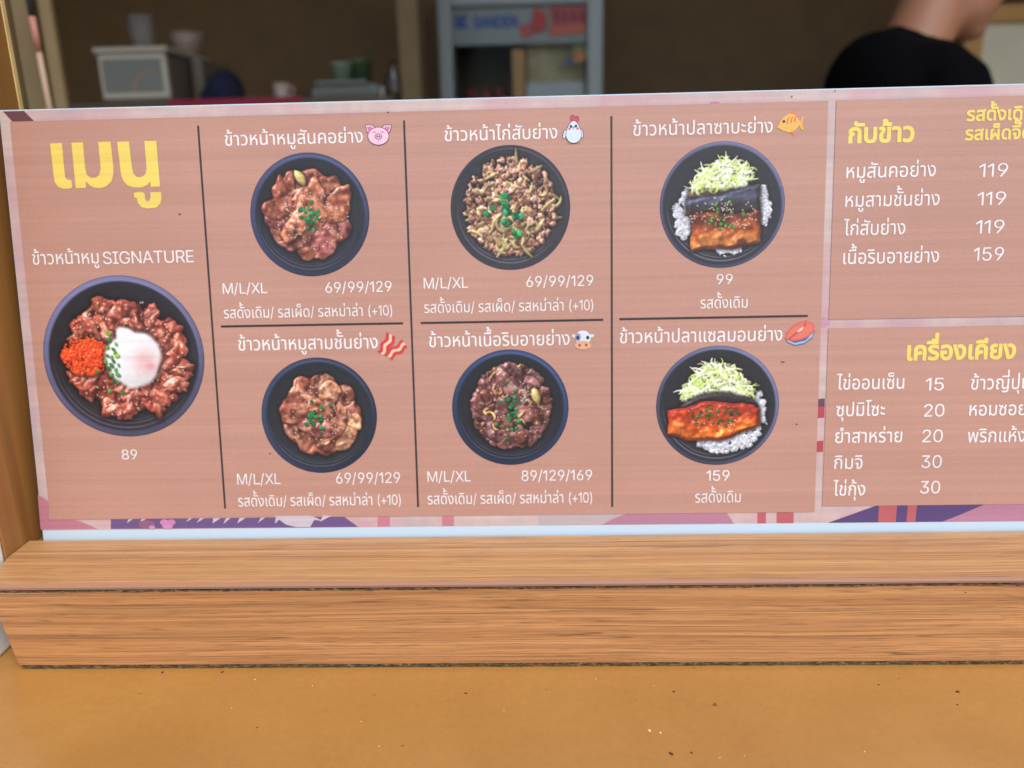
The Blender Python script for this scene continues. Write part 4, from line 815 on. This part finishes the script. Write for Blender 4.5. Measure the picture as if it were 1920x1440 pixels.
p = pt(733, 150); tag(lathe('dark_bottle', [(0, 0), (.016, 0), (.018, .01), (.018, .045), (.008, .065), (.008, .08), (0, .08)], mat_new('dark_bottle_glass', (60, 54, 46), .2), None, 24, (p[0] - .004, TY + .06, TZ + .0003)), 'dark small bottle beside the grey container', 'bottle')

# ---------------------------------------------------------------- fridge
FY = 2.15
def fp(px, py, y=FY): return at(px, py, 1, y)
FL, FR = fp(824, 90)[0], fp(1129, 90)[0]; FT = fp(960, -70)[2]
fr = thing('drinks_fridge', 'tall grey white glass door drinks fridge with blue brand lettering', 'fridge', ((FL + FR) / 2, FY + .3, GZ))
fm = mat_new('fridge_enamel', (172, 180, 180), .35); fd = mat_new('fridge_inside', (150, 150, 146), .6)
for nm, lo, hi in (('side', (FL, FY + .02, GZ), (FL + .03, FY + .5, FT)), ('side', (FR - .03, FY + .02, GZ), (FR, FY + .5, FT)), ('back', (FL + .0305, FY + .47, GZ), (FR - .0305, FY + .5, FT)), ('roof', (FL + .0305, FY + .02, FT - .04), (FR - .0305, FY + .4695, FT)), ('base', (FL + .0305, FY + .02, GZ), (FR - .0305, FY + .4695, GZ + .12))):
    wbox(nm, lo, hi, fm if nm in ('side', 'roof') else fd, fr, .003)
door = thing('door', None, None); del_ = door; door.parent = fr; door.matrix_parent_inverse = Matrix.Translation(fr.location).inverted()
GL, GR, GT = fp(849, 90)[0], fp(1101, 90)[0], fp(960, 11)[2]
def dbox(name, lo, hi, mat, bev=.002):
    o = box(name, lo, hi, mat, None, bev); o.parent = door; return o
for lo, hi in (((FL, GZ + .13), (GL, FT - .001)), ((GR, GZ + .13), (FR, FT - .001)), ((GL + .0003, GT), (GR - .0003, FT - .001)), ((GL + .0003, GZ + .13), (GR - .0003, GZ + .2))):
    dbox('door_frame', (lo[0], FY - .02, lo[1]), (hi[0], FY + .018, hi[1]), fm, .004)
gl = mat_new('fridge_glass', (235, 240, 240), .03, 1., Transmission_Weight=1., IOR=1.1); dbox('glass_pane', (GL - .002, FY - .002, GZ + .19), (GR + .002, FY + .002, GT + .003), gl, 0)
# header strip inside the glass with the maker's name
HZ = fp(900, 84)[2]; hx = fp(967, 60)[0]
dbox('header_panel', (GL + .001, FY + .006, HZ), (GR - .001, FY + .012, GT - .001), mat_new('header_white', (190, 192, 190), .5), .001)
blue = mat_new('logo_blue', (36, 84, 190), .5)
def sign_text(txt, x0, x1, z0, z1, y, mat, off=.02):
    V, T = layout(txt, off, off); V3 = [(x0 + v[0] / V[:, 0].max() * (x1 - x0), y, z0 + v[1] / CAPH * (z1 - z0)) for v in V]
    me = bpy.data.meshes.new('brand_lettering'); me.from_pydata(V3, [], T); o = link('brand_lettering', me, mat); o.parent = door; return o
a, b = fp(888, 52), fp(970, 28); sign_text('SANDEN', a[0], b[0], a[2], b[2], FY + .0055, blue, .03)
a, b = fp(853, 54), fp(876, 27); zc, xc = (a[2] + b[2]) / 2, (a[0] + b[0]) / 2; hw, hh = (b[0] - a[0]) / 2, (b[2] - a[2]) / 2
for k, (z0, z1, x1) in enumerate(((-.9, -.4, 1), (-.25, .25, .6), (.4, .9, 1))): dbox('brand_emblem', (xc - hw, FY + .0044, zc + z0 * hh), (xc + hw * x1, FY + .0055, zc + z1 * hh), blue, 0)
a, b = fp(862, 60), fp(958, 57); dbox('thin_line', (a[0], FY + .0046, a[2]), (b[0], FY + .0055, b[2]), blue, 0)
# shelf, goods and reflection blocks behind the glass
sz = fp(900, 192, FY + .1)[2]
for dz in (0, -.32, -.64): wbox('shelf', (FL + .031, FY + .021, sz + dz - .01), (FR - .031, FY + .45, sz + dz), mat_new('wire_shelf', (150, 154, 154), .4), fr, .002)
red = paint('red_package', (196, 60, 56), .5, .25, 40)
def goods(name, x0, x1, y0, y1, depth, mat, label, cat):
    a, b = fp(x0, y1, FY + .022), fp(x1, y0, FY + .022); return tag(box(name, (a[0], FY + .022, sz + .0004), (b[0], FY + .022 + depth, b[2]), mat, None, .004), label, cat)
goods('carton', 988, 1098, 152, 190, .045, mat_new('grey_carton', (226, 230, 230), .6), 'low pale grey carton on the fridge shelf', 'carton')
goods('tan_reflection_block', 962, 984, 92, 190, .2, mat_new('tan_reflection', (232, 176, 116), .7), 'narrow upright tan block standing for a reflection in the fridge glass', 'box').location.y = .0  # tan edge of the door glass reflection, built as a solid block
tag(box('olive_reflection_block', (fp(988, 120, FY + .07)[0], FY + .07, sz + .0004), (fp(1097, 120, FY + .07)[0], FY + .26, fp(1040, 68, FY + .07)[2]), paint('olive_reflection', (216, 196, 154), .7, .3, 30), None, .004), 'olive brown block standing for a reflection in the fridge glass', 'reflection block')  # beige reflection of the outside in the door, imitated by a coloured block
for k, x in enumerate((884, 912, 938)):
    p = fp(x, 170, FY + .16); tag(lathe('red_can', [(0, 0), (.015, 0), (.016, .004), (.016, .042), (.014, .046), (0, .046)], mat_new('red_can_paint', (170, 40, 34), .35), None, 24, (p[0], FY + .16, sz + .0004)), ('red can beside the fridge side wall', 'red can between two other red cans', 'red can next to the upright tan reflection block')[k], 'can', 'red cans on the fridge shelf')
# stickers on the glass
def sticker(name, pts, col, y=FY - .0026):
    P = [fp(*q) for q in pts]; bm = bmesh.new(); bm.faces.new([bm.verts.new((q[0], y, q[2])) for q in P]); bmesh.ops.triangulate(bm, faces=bm.faces); o = from_bm(name, bm, mat_new(name, col, .5)); o.parent = door; return o
sticker('red_sticker', [(1000, 14), (1020, 20), (1026, 40), (1018, 60), (1004, 64), (998, 44)], (196, 62, 58)); sticker('red_sticker', [(1030, 14), (1100, 12), (1100, 44), (1066, 52), (1036, 48)], (190, 74, 78)); sticker('pink_sticker', [(972, 48), (996, 44), (1000, 66), (980, 74)], (196, 92, 84)); sticker('coral_sticker', [(1026, 50), (1098, 46), (1098, 62), (1030, 68)], (206, 110, 84), FY - .0030)
for k in range(4): x = 1040 + k * 16; sticker('dark_mark', [(x, 24), (x + 6, 22), (x + 7, 38), (x + 1, 40)], (70, 34, 36), FY - .0032)
sticker('green_sticker', [(1086 + 16 * math.cos(t), 98 + 18 * math.sin(t)) for t in [q * .5236 for q in range(12)]], (96, 120, 60)); sticker('yellow_sticker', [(1086 + 11 * math.cos(t), 106 + 12 * math.sin(t)) for t in [q * .5236 for q in range(12)]], (206, 150, 60), FY - .0030)
sticker('pink_sticker', [(1084 + 6 * math.cos(t), 103 + 6 * math.sin(t)) for t in [q * .5236 for q in range(12)]], (206, 84, 96), FY - .0034); sticker('blue_sticker', [(1058, 112), (1072, 108), (1074, 120), (1060, 121)], (70, 96, 150), FY - .0030)

# ---------------------------------------------------------------- cream panel in an orange frame behind the person
PY = 1.75
a, b = at(1826, 160, 1, PY), at(2120, 36, 1, PY)
win = thing('framed_panel', 'cream panel in an orange wooden frame behind the person', 'panel', (a[0], PY, GZ))
wbox('panel', (a[0], PY, GZ), (b[0], PY + .02, b[2]), M['cream'], win, 0)
q = at(1800, 90, 1, PY); wbox('frame_post', (q[0], PY - .02, GZ), (a[0] - .0005, PY + .04, b[2] + .2), M['orange'], win, .003)
q2 = at(1900, 9, 1, PY); wbox('frame_rail', (a[0], PY - .018, b[2] + .0005), (b[0], PY + .038, q2[2]), M['orange'], win, .003)

# ---------------------------------------------------------------- person
def fused(name, prims, voxel, mat, smooth_it=6, parent=None):
    """One continuous surface from overlapping tapered limbs and ellipsoids."""
    bm = bmesh.new()
    for pr in prims:
        if pr[0] == 'e':
            _, c, r, rot = pr; g = bmesh.ops.create_icosphere(bm, subdivisions=3, radius=1)['verts']
            mt = Matrix.Translation(c) @ Quaternion((0, 1, 0), rot).to_matrix().to_4x4() @ Matrix.Diagonal((*r, 1)); bmesh.ops.transform(bm, matrix=mt, verts=g)
        else:
            _, a, b, ra, rb = pr; a, b = Vector(a), Vector(b); d = b - a
            g = bmesh.ops.create_cone(bm, segments=20, radius1=ra, radius2=rb, depth=d.length, cap_ends=True)['verts']; bmesh.ops.transform(bm, matrix=Matrix.Translation((a + b) / 2) @ d.to_track_quat('Z', 'Y').to_matrix().to_4x4(), verts=g)
            for c, r in ((a, ra), (b, rb)):
                g = bmesh.ops.create_icosphere(bm, subdivisions=2, radius=r)['verts']; bmesh.ops.translate(bm, vec=c, verts=g)
    me = bpy.data.meshes.new(name); bm.to_mesh(me); bm.free(); o = link(name, me)
    r = o.modifiers.new('r', 'REMESH'); r.mode = 'VOXEL'; r.voxel_size = voxel; s = o.modifiers.new('s', 'SMOOTH'); s.iterations = smooth_it; s.factor = .5
    dg = bpy.context.evaluated_depsgraph_get(); me2 = bpy.data.meshes.new_from_object(o.evaluated_get(dg)); bpy.data.objects.remove(o)
    for p in me2.polygons: p.use_smooth = True
    return link(name, me2, mat, parent)
pp = at(1727, 52, 1, 1.12)                         # nape of the neck
person = thing('person', 'person in a black T-shirt turned away, head bowed over work', 'person', (pp[0], 1.12, GZ), (0, 0, math.radians(9)))
H0 = pp[2] - GZ                                     # height of the nape
skin = mat_new('skin', (176, 122, 92), .5, Subsurface_Weight=.1); shirt_m = paint('black_cotton', (4, 4, 6), .95, .1, 60, Specular_IOR_Level=.1); hair_m = mat_new('black_hair', (18, 15, 13), .6); trouser_m = paint('dark_trousers', (34, 36, 44), .9, .1, 60)
n = H0
bd = [('e', (-.015, 0, n - .30), (.105, .155, .24), 0), ('e', (.0, 0, n - .52), (.10, .15, .16), 0), ('c', (-.01, -.09, n - .12), (-.01, .09, n - .12), .055, .055),
      ('c', (-.02, 0, n - .06), (.03, 0, n + .075), .060, .056), ('e', (.045, 0, n + .12), (.098, .075, .10), .35), ('e', (.072, 0, n + .05), (.066, .056, .066), .5), ('e', (.088, 0, n + .006), (.036, .034, .030), .5),
      ('e', (.148, 0, n + .09), (.016, .014, .030), .5), ('e', (.134, 0, n + .046), (.014, .026, .012), .4), ('e', (.03, -.074, n + .095), (.018, .010, .030), .2), ('e', (.03, .074, n + .095), (.018, .010, .030), .2)]
for s in (-1, 1):
    bd += [('c', (-.012, s * .125, n - .112), (.012, s * .165, n - .36), .048, .040), ('c', (.012, s * .165, n - .36), (.22, s * .15, n - .46), .038, .027), ('e', (.265, s * .14, n - .475), (.042, .036, .018), 0)]
    for f, (fy, ln) in enumerate(((-.026, .055), (-.009, .064), (.009, .060), (.025, .048))): bd.append(('c', (.295, s * .14 + fy, n - .477), (.295 + ln, s * .14 + fy * 1.1, n - .50), .0095, .0075))
    bd.append(('c', (.25, s * .14 - s * .03, n - .477), (.295, s * .14 - s * .058, n - .49), .011, .008))
    bd += [('c', (0, s * .085, n - .58), (.01, s * .095, n - 1.0 + .02), .078, .052), ('c', (.01, s * .095, n - .98), (-.01, s * .10, .09), .050, .036), ('c', (-.03, s * .10, .035), (.13, s * .11, .03), .036, .028)]
fused('body', bd, .008, skin, 5, person)
sh = [('e', (-.015, 0, n - .30), (.118, .168, .25), 0), ('e', (.0, 0, n - .52), (.116, .165, .17), 0), ('c', (-.02, -.085, n - .095), (-.02, .085, n - .095), .068, .068), ('e', (-.060, 0, n - .125), (.094, .13, .125), -.35), ('c', (-.035, 0, n - .09), (-.024, 0, n - .050), .086, .066)]
for s in (-1, 1): sh.append(('c', (-.012, s * .125, n - .112), (.004, s * .160, n - .30), .060, .058))
fused('t_shirt', sh, .008, shirt_m, 8, person)
tr = [('e', (0, 0, n - .60), (.115, .16, .10), 0)]
for s in (-1, 1): tr += [('c', (0, s * .085, n - .60), (.01, s * .095, n - 1.0), .088, .064), ('c', (.01, s * .095, n - 1.0), (-.01, s * .10, .10), .062, .052)]
fused('trousers', tr, .012, trouser_m, 5, person)
fused('hair', [('e', (.03, 0, n + .155), (.104, .083, .090), .3), ('e', (-.015, 0, n + .125), (.05, .07, .05), .3)], .009, hair_m, 4, person)

# ---------------------------------------------------------------- crumbs and flecks on the counter
cb = bmesh.new(); rr = random.Random(21)
for px, py, r, dark in ((1263, 1297, 5, 1), (1795, 1297, 6.5, 1), (1647, 1284, 4, 1), (1795, 1321, 3, 1), (874, 1300, 4.5, 1), (305, 1261, 5.5, 1), (417, 1260, 4.5, 1), (262, 1300, 2.5, 1), (482, 1364, 3, 1), (1258, 1413, 6.5, 1), (1297, 1412, 4, 1), (1024, 1293, 2.5, 1), (1194, 1311, 2, 1), (840, 1315, 2, 1), (1426, 1322, 2, 1), (1503, 1258, 2, 1), (678, 1346, 2, 1), (1810, 1111, 2.4, 2)):
    P = at(px, py, 2, CT) if dark == 1 else at(px, py, 1, yF); g = bmesh.ops.create_icosphere(cb, subdivisions=1, radius=1)['verts']; rad = r * 1.55e-4; a = rr.random() * 3.1
    for v in g:
        f = rr.uniform(.6, 1.3); q = Vector((v.co.x * rad * 1.5 * f, v.co.y * rad * f, v.co.z * rad * .35))
        v.co = Vector(P) + (Matrix.Rotation(a, 3, 'Z') @ q if dark == 1 else Vector((q.x, q.z, q.y)))
o = from_bm('dark_crumbs', cb, paint('dark_crumb', (62, 46, 28), .9, .3, 800)); tag(o, 'scattered dark crumbs and specks on the ochre counter', 'crumbs', kind='stuff')
cb = bmesh.new()
for px, py, r in ((1218, 1370, 5), (1238, 1374, 4), (1117, 1273, 2.2), (1226, 1286, 2), (478, 1274, 3), (586, 1286, 2.4), (434, 1327, 2), (1621, 1409, 3), (1396, 1417, 2.2), (677, 1353, 2.4), (711, 1399, 2), (945, 1332, 1.8)):
    P = at(px, py, 2, CT); g = bmesh.ops.create_icosphere(cb, subdivisions=1, radius=1)['verts']; rad = r * 1.55e-4
    for v in g: f = rr.uniform(.5, 1.4); v.co = Vector(P) + Vector((v.co.x * rad * f, v.co.y * rad * f, v.co.z * rad * .8))
o = from_bm('pale_crumbs', cb, paint('pale_crumb', (226, 214, 190), .9, .2, 800)); tag(o, 'scattered tiny pale flecks on the ochre counter', 'crumbs', kind='stuff')
